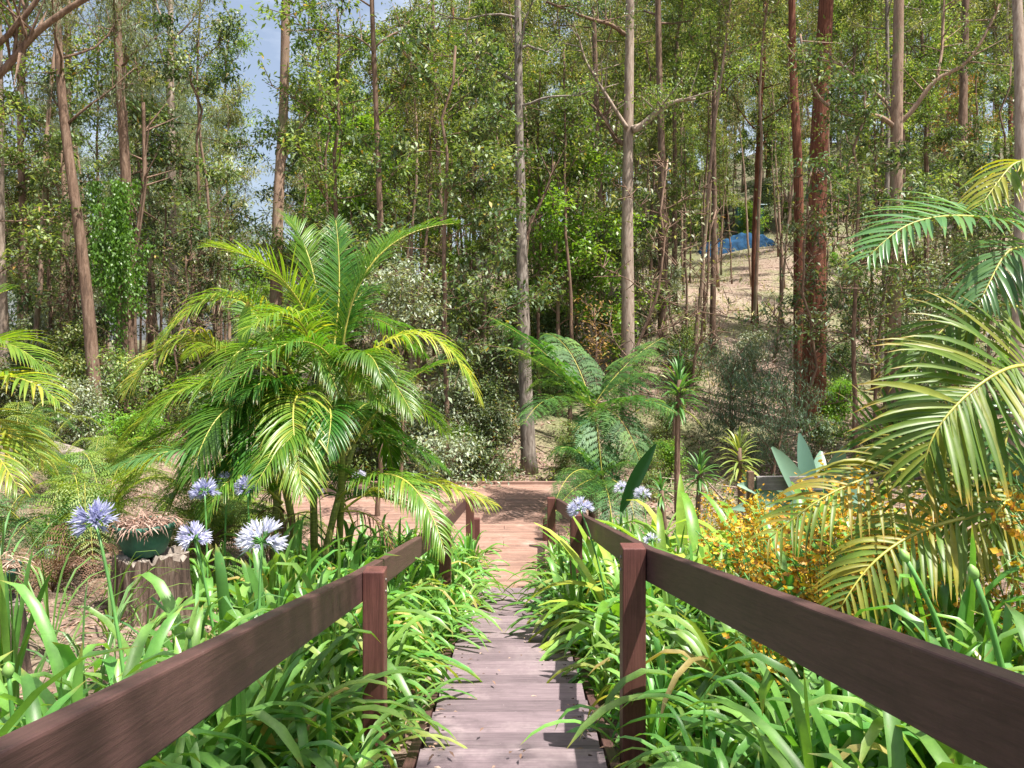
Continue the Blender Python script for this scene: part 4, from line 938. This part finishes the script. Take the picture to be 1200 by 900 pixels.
def limb(i,pts,d,r0,r1,bark,name='limb',leafmat_=None,nleaf=900):
    o,T,b=TREES[i]; r=np.random.default_rng(900+len(pts)+int(pts[0][0]))
    C=np.array([P(a,c,dd)-b for a,c,dd in pts]); t=np.linspace(0,1,len(C)); tt=np.linspace(0,1,26)
    X=np.stack([np.interp(tt,t,C[:,k]) for k in range(3)],-1)
    for _ in range(4): X[1:-1]=(X[:-2]+2*X[1:-1]+X[2:])/4
    g=G(); tube(g,X,np.linspace(r0,r1,26),9,rough=.03,rng=r)
    # side shoots
    idx=r.integers(6,26,size=14); A=X[idx]; B=A+norm(rdir(r,14)+[0,0,.5])*r.uniform(.4,1.1,(14,1)); tubes3(g,A,B,r1*.8+.004,.004)
    l=g.build(name,M[bark],o)
    if leafmat_:
        g=G(); q=r.integers(14,size=nleaf); w=r.uniform(.3,1.1,(nleaf,1)); Cc=A[q]*(1-w)+B[q]*w+r.normal(0,.16,(nleaf,3))
        leaves(g,Cc,norm(rdir(r,nleaf)+[0,0,-.3]),.09*r.uniform(.6,1.3,nleaf),.034,norm(rdir(r,nleaf)*.5+[0,0,.8]),r.beta(2,2,nleaf)); g.build('leaf_sprays',M[leafmat_],l)
limb(10,[(1050,150,17),(1030,134,16.8),(990,136,16.5),(960,118,16.3),(942,80,16.2),(938,40,16.2)],17,.055,.02,'b_tan','limb','l_mid')
limb(10,[(1052,146,17),(1068,132,16.9),(1095,92,16.7),(1130,78,16.6),(1150,50,16.5),(1172,5,16.5)],17,.06,.025,'b_tan','limb','l_mid')
limb(10,[(1098,92,16.7),(1104,60,16.8),(1106,10,17),(1108,-40,17)],17,.035,.02,'b_tan','limb')
limb(10,[(1048,140,17),(1040,120,17.3),(1010,95,17.6),(985,75,17.8),(960,70,18)],17,.04,.015,'b_tan','limb')
limb(7,[(741,152,18),(752,148,18),(768,132,17.9),(790,118,17.8),(815,116,17.8)],18,.10,.03,'b_pale','limb','l_mid')
limb(7,[(735,150,18),(722,130,18),(700,95,18),(685,70,18),(678,42,18)],18,.05,.02,'b_pale','limb')
limb(7,[(735,170,18.2),(722,165,18.3),(706,135,18.5),(690,120,18.7)],18,.07,.03,'b_brown','limb')
limb(7,[(732,40,18),(715,28,17.5),(690,22,17),(640,2,16.5)],18,.05,.025,'b_brown','limb','l_gloss')
limb(6,[(612,300,16.3),(622,260,16.5),(640,225,16.6),(650,190,16.8)],16,.045,.015,'b_brown','limb')
limb(6,[(611,150,16.3),(598,120,16.4),(585,90,16.5),(560,70,16.6)],16,.03,.012,'b_brown','limb','l_gloss')
limb(4,[(328,200,18),(345,160,18),(370,120,18),(400,100,18)],18,.04,.015,'b_tan','limb','l_mid')
limb(2,[(150,330,15),(162,270,15),(170,215,15),(168,120,15)],15,.06,.03,'b_brown','limb')

# near tree outside the left edge whose limbs arch across the corner
b=np.array([-8.6,9.5,gz(-8.6,9.5)]); o=empty('tree',b); tag(o,'tree beyond the left edge with bare brown limbs arching over the corner','tree')
r=np.random.default_rng(700); T=np.stack([np.linspace(0,.5,16),np.zeros(16),np.linspace(-.1,9,16)],-1); branch_tree(r,T,.16,.05,.75,12,2.4,6000,.16,.009,M['b_brown'],M['l_need'],o,needle=True)
TREES['L']=(o,T,b)
limb('L',[(-175,170,9.5),(-60,130,9.5),(0,90,9.5),(40,38,9.5),(95,0,9.5),(150,-25,9.5)],9.5,.055,.03,'b_brown','limb')
limb('L',[(-175,130,9.5),(-60,90,9.4),(0,52,9.4),(35,12,9.4),(60,-25,9.4)],9.5,.045,.025,'b_brown','limb')

# small foreground twiggy tree behind palm right (pale glossy crown)
def small_tree(px,topy,d,cr,nleaf,LL,LW,leaf,bark,label,lo=.55,r0=.05,seed=0,nl=14,upn=.9,tf=.8,spr=.16,lobase=.8,name='small_tree',cat='tree',needle=False):
    r=np.random.default_rng(seed); x=(px-600)*d/F; b=np.array([x,d,gz(x,d)]); H=(400-topy)*d/F-b[2]
    o=empty(name,b); tag(o,label,cat); branch_tree(r,wob(r,H*.93,12,.05),r0,r0*.3,lo,nl,cr,nleaf,LL,LW,M[bark],M[leaf],o,sides=8,upn=upn,topfade=tf,spreadc=spr,lobase=lobase,needle=needle); return o
small_tree(468,298,11.5,.75,2600,.085,.034,'l_grey','b_brown','small tree with glossy whitish leaf crown right of the palm',.78,.035,1,12)
small_tree(440,392,10.5,.30,350,.08,.03,'l_mid','b_brown','short bare brown pole trunk beneath the whitish crown',.85,.045,2,6)
small_tree(655,150,19,2.0,5200,.13,.06,'l_lime','b_tan','bright lime green tree glowing behind the centre of the deck',.35,.07,3,20,upn=.7)
small_tree(700,240,20,1.7,4200,.13,.06,'l_lime','b_tan','second lime green tree, lower and right of the first',.2,.06,33,20,upn=.7)
small_tree(425,90,26,2.2,4200,.13,.05,'l_lime','b_tan','yellow green tree crown high behind the thin brown trunk',.5,.07,4,18)
small_tree(1118,90,34,2.2,3500,.16,.05,'l_dead','b_brown','tree with orange brown dead foliage above the water tanks',.5,.1,5,18)
small_tree(700,338,17,.45,350,.09,.03,'l_dead','b_brown','small tree with a clump of orange brown dead leaves left of the pale eucalypt',.6,.05,6,10)
small_tree(530,505,12.9,.9,2600,.09,.036,'l_grey','b_brown','low shrub with shining pale leaves behind the deck left of the grey trunk',.1,.03,7,16,name='shrub',cat='shrub')
small_tree(575,520,13.6,.8,2400,.08,.034,'l_gloss','b_brown','low glossy dark shrub at the foot of the grey flared trunk',.1,.03,8,16,name='shrub',cat='shrub')
small_tree(480,470,14,1.2,4200,.09,.036,'l_gloss','b_brown','rounded dark glossy shrub right of the palm',.1,.04,9,18,name='shrub',cat='shrub')
small_tree(860,412,16.5,1.5,7000,.10,.012,'l_dkshrub','b_brown','feathery grey green shrub left of the red trunks',.2,.05,10,20,needle=True,name='shrub',cat='shrub')
small_tree(905,430,15.5,1.1,5200,.10,.012,'l_dkshrub','b_brown','second feathery shrub touching the foot of the red trunks',.2,.05,11,18,needle=True,name='shrub',cat='shrub')
small_tree(985,420,21,.45,500,.12,.05,'l_blue','b_brown','small blue green bush between the red and the tan trunks',.3,.03,12,8,name='shrub',cat='shrub')
small_tree(1015,250,16,1.3,3200,.08,.03,'l_mid','b_brown','thin leafy sapling between the red trunks and the forked tan tree',.5,.05,13,16)
small_tree(1085,330,18,1.6,4000,.09,.036,'l_grey','b_brown','pale glossy leaved shrub behind the right palm fronds',.2,.05,14,16,name='shrub',cat='shrub')
small_tree(1110,170,30,2.0,3600,.13,.05,'l_grey','b_brown','pale leaved tree just above the larger water tank',.55,.07,15,16)

# vine on the trunk
o_,T,b_=TREES[2]
r=np.random.default_rng(750); g=G(); base=P(140,470,14.6); base[2]=gz(base[0],14.6)
n=7500; S=26; sx_=r.normal(141,11,S); st_=r.uniform(205,290,S); sl_=r.uniform(60,230,S)*np.exp(-((sx_-140)/26)**2); k=r.integers(S,size=n); u=r.uniform(0,1,n)**1.2
yy=st_[k]+u*sl_[k]; xx=sx_[k]+5*np.sin(yy/22+k)+r.normal(0,3.2,n); C=np.stack([(xx-600)*14.6/F,14.6+r.normal(0,.22,S)[k]+r.normal(0,.08,n),(400-yy)*14.6/F],-1)-base
leaves(g,C,norm(rdir(r,n)*.6+[0,0,-.8]),.075*r.uniform(.5,1.3,n),.038,norm(rdir(r,n)*.6+[0,-.5,.5]),r.beta(2,2,n))
ov=empty('climbing_vine',base); tag(ov,'bright green vine curtain climbing the reddish brown trunk','vine'); g.build('foliage',M['l_vine'],ov)
g=G()
for k in range(4):
    tube(g,bez((.1*k-.1,0,0),(.1*k-.2+.1,0,1.5),(.05*k,0,3.0),14),.014,6)
g.build('stem',M['b_brown'],ov)

# unseen tree added behind and right of the viewer, its light crown throws dappled shade on the stairs
b=np.array([3.2,-1.2,gz(3.2,-1.2)]); o=empty('tree',b); tag(o,'unseen tree added behind the right handrail to dapple the stairs','tree')
r=np.random.default_rng(710); T=np.stack([np.linspace(0,-.6,16),np.linspace(0,1.2,16),np.linspace(-.1,8.5,16)],-1); branch_tree(r,T,.13,.05,.62,12,2.6,1500,.14,.05,M['b_tan'],M['l_mid'],o,spreadc=.14)
# prototypes for the forest behind
PRO={}
def proto(key,seed,H,lo,cr,nl,nleaf,LL,LW,leaf,bark,r0,name='tree',**kw):
    r=np.random.default_rng(seed); root=empty(name); branch_tree(r,wob(r,H,14,kw.pop('w',.08),kw.pop('lean',(0,0))),r0,r0*.35,lo,nl,cr,nleaf,LL,LW,M[bark],M[leaf],root,sides=8,**kw); reg(root); PRO[key]=[root,False]
SP=dict(upang=(-5,42),spreadc=.12,tw=9,topfade=.6)
proto('glossA',1,8.5,.25,2.6,17,6500,.135,.055,'l_gloss','b_brown',.06,**SP)
proto('glossB',2,6.0,.25,2.1,15,5500,.125,.052,'l_gloss','b_tan',.05,**SP)
proto('midA',3,9.5,.35,2.7,17,6500,.13,.050,'l_mid','b_brown',.07,**SP)
proto('midB',4,7.0,.25,2.2,15,5500,.12,.048,'l_mid','b_tan',.05,**SP)
proto('oliveA',5,14,.35,3.4,26,11000,.19,.046,'l_olive','b_tan',.11,spreadc=.24)
proto('oliveB',6,18,.45,3.6,26,11000,.19,.046,'l_olive','b_pale',.13,w=.12,spreadc=.24)
proto('tallA',7,20,.50,3.4,24,11000,.17,.055,'l_mid','b_brown',.14,w=.1,spreadc=.24)
proto('tallB',8,19,.40,3.4,26,11000,.17,.055,'l_gloss','b_red',.15,w=.08,spreadc=.24)
proto('needA',9,15,.25,2.6,30,13000,.22,.013,'l_need','b_brown',.11,needle=True,w=.12)
proto('needB',10,12,.2,2.2,26,11000,.22,.013,'l_need','b_brown',.09,needle=True,w=.1)
proto('limeA',11,7.5,.3,2.2,16,6000,.14,.06,'l_lime','b_tan',.05,**SP)
proto('pole',12,9,.6,.9,12,1300,.12,.042,'l_mid','b_brown',.055,w=.05,name='sapling')
proto('poleB',13,12,.7,1.1,12,1400,.14,.042,'l_olive','b_tan',.065,w=.06,lean=(.04,0),name='sapling')
proto('twig',18,5.5,.2,1.5,16,260,.11,.04,'l_olive','b_brown',.04,w=.16,upang=(10,60),tw=9,name='sapling')
proto('shrubA',14,2.3,.08,1.2,22,4200,.10,.04,'l_gloss','b_brown',.03,name='shrub',spreadc=.13)
proto('shrubB',15,1.9,.08,1.1,22,4000,.09,.036,'l_mid','b_brown',.03,name='shrub',spreadc=.13)
proto('shrubC',16,1.5,.05,.9,20,3400,.09,.04,'l_lime','b_brown',.025,name='shrub',spreadc=.13)
proto('shrubD',17,2.0,.08,1.1,20,3600,.10,.042,'l_grey','b_brown',.03,name='shrub',spreadc=.13)
LAB={'glossA':('tall glossy leaved understorey tree in the forest behind','glossy understorey trees'),
 'glossB':('short glossy leaved understorey tree in the forest behind','short glossy understorey trees'),
 'midA':('mid green slender forest tree with open crown behind the deck','mid green forest trees'),
 'midB':('short mid green forest tree behind the deck','short mid green forest trees'),
 'oliveA':('tan trunked olive green eucalypt in the forest background','olive eucalypts'),
 'oliveB':('tall pale trunked olive green eucalypt in the forest background','tall olive eucalypts'),
 'tallA':('tall brown trunked green leaved tree in the forest background','tall brown trunked trees'),
 'tallB':('tall red barked glossy leaved tree in the forest background','tall red barked trees'),
 'needA':('tall casuarina with drooping grey green needles in the background','tall casuarinas'),
 'needB':('shorter casuarina with drooping grey green needles in the background','shorter casuarinas'),
 'limeA':('yellow green young tree lit among the darker forest','lime young trees'),
 'pole':('slim brown pole sapling on the hillside','brown pole saplings'),
 'poleB':('slim tan pole sapling leaning on the hillside','tan pole saplings'),
 'twig':('almost leafless twiggy grey brown sapling in the forest','bare twiggy saplings'),
 'shrubA':('dark glossy shrub on the forest floor behind the deck','dark glossy shrubs'),
 'shrubB':('mid green shrub on the forest floor behind the deck','mid green shrubs'),
 'shrubC':('lime green low shrub on the forest floor','lime low shrubs'),
 'shrubD':('pale shining leaved shrub on the forest floor','pale shining shrubs')}
FAR=[]
def place(key,x,y,s=1,rz=0,tilt=0):
    if y>50: FAR.append((key,x,y,s,rz)); return None
    p=PRO[key]; o=p[0] if not p[1] else copy_tree(p[0]); p[1]=True
    o.location=(x,y,gz(x,y)-.03); o.rotation_euler=(tilt,0,rz); o.scale=(s,s,s)
    l,gp=LAB[key]; tag(o,l,'shrub' if 'shrub' in key else ('sapling' if key in('pole','poleB','twig') else 'tree'),gp); return o
r=np.random.default_rng(77)
def skygap(x,y,cr):   # line of sight kept open to the sky
    c=(309-600)/F*y; return abs(x-c)<(.017*y+cr*.75)
def scatter(n,keys,yr,xr,cr,smin=.8,smax=1.2,gap=True,mind=1.0,avoid=None):
    got=[]; tries=0
    while len(got)<n and tries<n*40:
        tries+=1; y=yr[0]+(yr[1]-yr[0])*r.uniform()**.8; a=r.uniform(*xr); x=(a-600)/F*y
        if gap and skygap(x,y,cr): continue
        if avoid and avoid(a,y): continue
        if any((x-u)**2+(y-v)**2<mind**2 for u,v in got): continue
        got.append((x,y)); place(keys[r.integers(len(keys))],x,y,r.uniform(smin,smax),r.uniform(0,6.28),r.normal(0,.02))
clear=lambda a,y: (775<a<945 and y<46) or (1040<a<1165 and y<46)
trunks=lambda a,y: y<18.5 and (585<a<650 or 705<a<765)
scatter(34,['shrubA','shrubB','shrubD','shrubB','shrubD','shrubC'],(13.4,19),(-80,590),1.2,.6,1.15,False,.9)
scatter(12,['shrubB','shrubC','shrubA','shrubD'],(10.8,13.2),(-60,280),1.2,.45,.7,False,.9)
scatter(9,['shrubB','shrubC','shrubB'],(13.6,18),(640,800),1.2,.35,.6,False,.8,trunks)
scatter(14,['shrubB','shrubC','shrubA'],(15,20),(960,1290),1.2,.5,.9,False,1.0)
scatter(34,['shrubA','shrubB','shrubD','shrubC'],(19,40),(780,1280),1.2,.35,.85,False,1.2,lambda a,y:(812<a<935 and 23<y<44))
scatter(34,['shrubA','shrubB','shrubC'],(44.5,50),(600,1150),1.2,.8,1.5,False,1.4)
scatter(22,['shrubA','shrubB','shrubD'],(19,34),(420,780),1.2,.6,1.1,False,1.4)
scatter(6,['glossB','midB','limeA'],(19,24),(380,720),1.5,.65,1.0,True,1.8)
scatter(15,['glossA','midA','limeA','glossB','midB'],(21,34),(350,770),1.8,.8,1.2,True,2.4)
scatter(7,['glossA','midA','midB','glossB'],(20,32),(960,1300),1.6,.75,1.1,True,2.4)
scatter(8,['needA','midB','midA','glossA','needA'],(18,26),(-120,262),1.0,.75,1.1,True,2.2)
scatter(30,['pole','poleB','pole'],(21,40),(740,960),.5,.7,1.2,False,.8)
scatter(34,['pole','poleB','pole'],(17,38),(380,780),.5,.8,1.2,False,1.1)
scatter(14,['pole','poleB'],(20,40),(960,1250),.5,.8,1.2,False,1.2)
scatter(14,['pole','poleB'],(16,30),(0,260),.5,.8,1.2,False,1.2)
scatter(40,['twig'],(13.8,30),(-60,1260),.5,.6,1.2,False,1.2)
scatter(24,['oliveA','oliveB','tallA','tallB','midA','glossA'],(34,58),(340,1300),1.5,.8,1.1,True,2.6,clear)
scatter(44,['oliveA','tallA','tallB','midA','glossA','midB'],(42,60),(600,1150),2.2,.8,1.1,True,2.0)
scatter(18,['needA','oliveA','needB','midA','glossA'],(26,50),(-120,268),1.0,.75,1.05,True,2.6)
scatter(120,['oliveA','oliveB','tallA','tallB'],(52,120),(345,1300),1.2,1.0,1.6,True,3.0)
scatter(55,['oliveA','needA','tallA'],(46,110),(-120,275),1.0,.8,1.3,True,3.0)
# understorey trees standing where their crowns overlap the trunks in the photograph
for k,px,y,sc_ in[('glossA',525,14.2,1.0),('midB',560,18.5,1.1),('glossB',672,20,1.2),('tallA',835,24,.78),('tallB',885,27,.8),('tallA',790,29,.85),('glossA',1005,15.5,.95),('tallA',1085,23,.72),('glossB',1150,16,1.1),
  ('midA',400,15.5,1.0),('glossA',378,19,1.0),('glossA',190,18,.75),('midA',-10,13.5,.9),('glossA',230,18,1.0)]:
    place(k,(px-600)/F*y,y,sc_,r.uniform(0,6.28),r.normal(0,.02))
for a,y,s in((262,60,.55),(290,75,.5),(318,70,.5),(345,62,.55),(300,95,.7),(275,100,.7),(330,100,.7),(360,90,.7),(310,40,.35),(290,34,.35),(340,38,.35)):
    place(['midB','glossB','limeA'][int(a)%3],(a-600)/F*y,y,s*2.2,r.uniform(0,6))
# the far-off wood reads as one mass: one object
g=G(); cache={}; slots=[]; rf=np.random.default_rng(99)
for key,x,y,s_,rz in FAR:
    if key not in cache:
        out=[]
        for ch in PRO[key][0].children:
            me=ch.data; nv=len(me.vertices); V=np.zeros(nv*3,np.float32); me.vertices.foreach_get('co',V); Q=np.zeros(len(me.polygons)*4,np.int32); me.loops.foreach_get('vertex_index',Q)
            T=np.zeros(nv,np.float32); me.attributes['tint'].data.foreach_get('value',T); mt=me.materials[0]
            if mt not in slots: slots.append(mt)
            out.append((ch.name.startswith('crown'),V.reshape(-1,3),Q.reshape(-1,4),T,slots.index(mt),'need' in key))
        cache[key]=out
    c,s2=math.cos(rz),math.sin(rz); R=np.array([[c,-s2,0],[s2,c,0],[0,0,1]])
    for crown,V,Q,T,mi,nd in cache[key]:
        if crown and not nd:
            L4=V.reshape(-1,4,3); k=rf.choice(len(L4),min(len(L4),5000),False); W=L4[k]; W=W[:,:1]+(W-W[:,:1])*1.5; g.add(((W.reshape(-1,3)*s_)@R.T)+[x,y,gz(x,y)],np.arange(len(W)*4).reshape(-1,4),np.repeat(T.reshape(-1,4)[k,0],4),.5,mi)
        elif crown:
            L9=V.reshape(-1,9,3); k=rf.choice(len(L9),min(len(L9),4500),False); W=L9[k]; W=W[:,[0,6,8,2]]; W=W[:,:1]+(W-W[:,:1])*1.6; W[:,2]+=[.03,0,0]; W[:,3]+=[.03,.02,0]
            g.add(((W.reshape(-1,3)*s_)@R.T)+[x,y,gz(x,y)],np.arange(len(W)*4).reshape(-1,4),.5,.5,mi)
        else: g.add(((V*s_)@R.T)+[x,y,gz(x,y)],Q,T,.5,mi)
o=g.build('distant_forest',slots,smooth=False); tag(o,'far-off wood of eucalypts covering the ridge behind','forest',kind='stuff')
for k,p in PRO.items():
    if not p[1]:
        for c in list(p[0].children): bpy.data.objects.remove(c)
        bpy.data.objects.remove(p[0])
for p in agp+orp:
    if not p[1]:
        for c in list(p[0].children): bpy.data.objects.remove(c)
        bpy.data.objects.remove(p[0])

# ------------------------------------------------------------------ ground cover
r=np.random.default_rng(88)
def on_path(x,y): return (np.abs(x)<.47)&(y<8.9)|((x>-3.35)&(x<1.1)&(y>8.8)&(y<13))
def litter(n,xr,yr,L,label,far=False):
    g=G(); x=r.uniform(*xr,n); y=yr[0]+(yr[1]-yr[0])*r.uniform(0,1,n)**1.2
    if far: x=x*y/20
    k=~on_path(x,y); x=x[k]; y=y[k]; n=len(x)
    C=np.stack([x,y,ground(x,y)+r.uniform(.004,.03,n)],-1); D=norm(np.stack([r.normal(size=n),r.normal(size=n),r.normal(0,.22,n)],-1))
    leaves(g,C,D,L*r.uniform(.5,1.4,n),L*.3,norm(rdir(r,n)*.35+[0,0,1]),r.beta(1.6,1.6,n)); o=g.build('leaf_litter',M['litter']); tag(o,label,'leaf litter',kind='stuff')
litter(26000,(-5,5),(1,13),.06,'dry brown leaves scattered over the garden beds')
litter(24000,(-14,20),(13,40),.14,'dry leaves and bark covering the forest floor',True)
# fallen bits on stairs and deck
g=G(); n=170; x=r.uniform(-.36,.36,n); x=np.where(r.random(n)<.6,np.sign(x)*r.uniform(.25,.36,n),x); y=r.uniform(2.4,7.2,n); k=np.floor((y-.7)/.235); z=-(1.12+.17*(.7+k*.235))+.006
x2=r.uniform(-3,1,60); y2=r.uniform(9,12.6,60); C=np.stack([np.r_[x,x2],np.r_[y,y2],np.r_[z,np.full(60,DZ+.006)]],-1); n=len(C)
leaves(g,C,norm(np.stack([r.normal(size=n),r.normal(size=n),r.normal(0,.1,n)],-1)),.04*r.uniform(.4,1.2,n),.012,norm(rdir(r,n)*.2+[0,0,1]),r.uniform(0,1,n)); o=g.build('fallen_leaves',M['litter']); tag(o,'few fallen dry leaves lying on the stairs and deck','fallen leaves',kind='stuff')
g=G(); n=15000; y=20+26*r.uniform(0,1,n)**1.1; a=r.uniform(380,1250,n); x=(a-600)/F*y
cl=np.sin(x*.9)*np.sin(y*.7+1)+r.normal(0,.4,n); kk=cl>-.1; x=x[kk]; y=y[kk]; n=len(x)
D=norm(np.stack([r.normal(0,.5,n),r.normal(0,.5,n),np.ones(n)],-1)); ribbons(g,np.stack([x,y,ground(x,y)-.02],-1),D,r.uniform(.15,.4,n),.025,r.uniform(.3,1.5,n),3,'leaflet',rdir(r,n),.1,np.clip(r.beta(2,2,n)+.1*np.sin(x*.5),0,1)); o=g.build('dry_grass',M['grass']); tag(o,'dry straw coloured grass over the far hillside','grass',kind='stuff')
g=G(); n=9000; x=r.uniform(-6.5,5.5,n); y=r.uniform(2.2,13.5,n); kk=(~on_path(x,y))&((np.abs(x)>1.7)|(y>8))&((np.sin(x*2.1+1)*np.sin(y*1.7)+r.normal(0,.35,n))>.15); x=x[kk]; y=y[kk]; n=len(x)
D=norm(np.stack([r.normal(0,.6,n),r.normal(0,.6,n),np.ones(n)],-1)); ribbons(g,np.stack([x,y,ground(x,y)-.01],-1),D,r.uniform(.08,.28,n),.007,r.uniform(.3,1.6,n),4,'leaflet',rdir(r,n),.1,r.beta(2,2,n)); o=g.build('grass',M['ggrass']); tag(o,'sparse green grass and weeds in the garden beds','grass',kind='stuff')
g=G(); n=20000; y=r.uniform(12.9,21,n); a=r.uniform(-100,1300,n); x=(a-600)/F*y; kk=~on_path(x,y)&((np.sin(x*1.1+1)*np.sin(y*1.3)+r.normal(0,.35,n))>0); x=x[kk]; y=y[kk]; n=len(x)
C=np.stack([x,y,ground(x,y)+r.uniform(0,.35,n)],-1); leaves(g,C,norm(rdir(r,n)+[0,0,.3]),.09*r.uniform(.5,1.3,n),.035,norm(rdir(r,n)*.6+[0,0,.8]),r.beta(2,2,n)); o=g.build('ground_cover',M['l_mid']); tag(o,'low leafy ground cover on the gully floor','ground cover',kind='stuff')
# fallen sticks on the forest floor
g=G(); n=420; y=r.uniform(13.5,34,n); a=r.uniform(-60,1260,n); x=(a-600)/F*y; A=np.stack([x,y,ground(x,y)+.05],-1); th=r.uniform(0,6.28,n); ln=r.uniform(.4,2.2,n)
B=A+np.stack([np.cos(th)*ln,np.sin(th)*ln*.6,0*x],-1); B[:,2]=ground(B[:,0],B[:,1])+r.uniform(.03,.6,n); tubes3(g,A,B,.022,.010); o=g.build('fallen_sticks',M['b_pale']); tag(o,'fallen sticks and branches strewn on the forest floor','sticks',kind='stuff')

# ------------------------------------------------------------------ world, sun, camera
EL=math.radians(67)
sd=np.array([.50,-.33]); sd=sd/np.linalg.norm(sd)
sun_dir=np.array([sd[0]*math.cos(EL),sd[1]*math.cos(EL),math.sin(EL)])
w=bpy.data.worlds.new('World'); sc.world=w; w.use_nodes=True; nt=w.node_tree; nt.nodes.clear()
sky=nt.nodes.new('ShaderNodeTexSky'); sky.sky_type='NISHITA'; sky.sun_disc=False; sky.sun_elevation=EL
sky.sun_rotation=math.atan2(sun_dir[0],sun_dir[1]); sky.air_density=1.0; sky.dust_density=4.0
tc=nt.nodes.new('ShaderNodeTexCoord'); mp=nt.nodes.new('ShaderNodeMapping'); mp.inputs['Scale'].default_value=(3,3,7); nt.links.new(tc.outputs['Generated'],mp.inputs[0])
nz=noise(nt,1.6,6,.6,mp.outputs[0]); cf=ramp(nt,nz,[(.5,(.10,.10,.10)),(.85,(.5,.5,.5))])
cc=mixc(nt,cf,sky.outputs[0],(9.0,9.4,10.0))
bg=nt.nodes.new('ShaderNodeBackground'); bg.inputs['Strength'].default_value=.088; nt.links.new(cc,bg.inputs[0])
ow=nt.nodes.new('ShaderNodeOutputWorld'); nt.links.new(bg.outputs[0],ow.inputs[0])
l=bpy.data.lights.new('sun','SUN'); l.energy=5.0; l.angle=math.radians(.53); l.color=(1,.95,.87); lo=bpy.data.objects.new('sun',l); COL.objects.link(lo)
lo.rotation_euler=Vector(sun_dir).to_track_quat('Z','Y').to_euler()
cam=bpy.data.cameras.new('camera'); cam.sensor_width=36; cam.lens=36*F/1200; cam.shift_y=-50/1200; cam.clip_end=2000; cam.clip_start=.05
co=bpy.data.objects.new('camera',cam); COL.objects.link(co); co.location=(0,0,0); co.rotation_euler=(math.radians(90),0,0); sc.camera=co
sc.view_settings.view_transform='Standard'; sc.view_settings.look='None'; sc.view_settings.gamma=1; sc.view_settings.exposure=1.15
sc.cycles.max_bounces=8; sc.cycles.diffuse_bounces=4; sc.cycles.glossy_bounces=2; sc.cycles.transmission_bounces=3; sc.cycles.transparent_max_bounces=4
sc.cycles.use_denoising=True
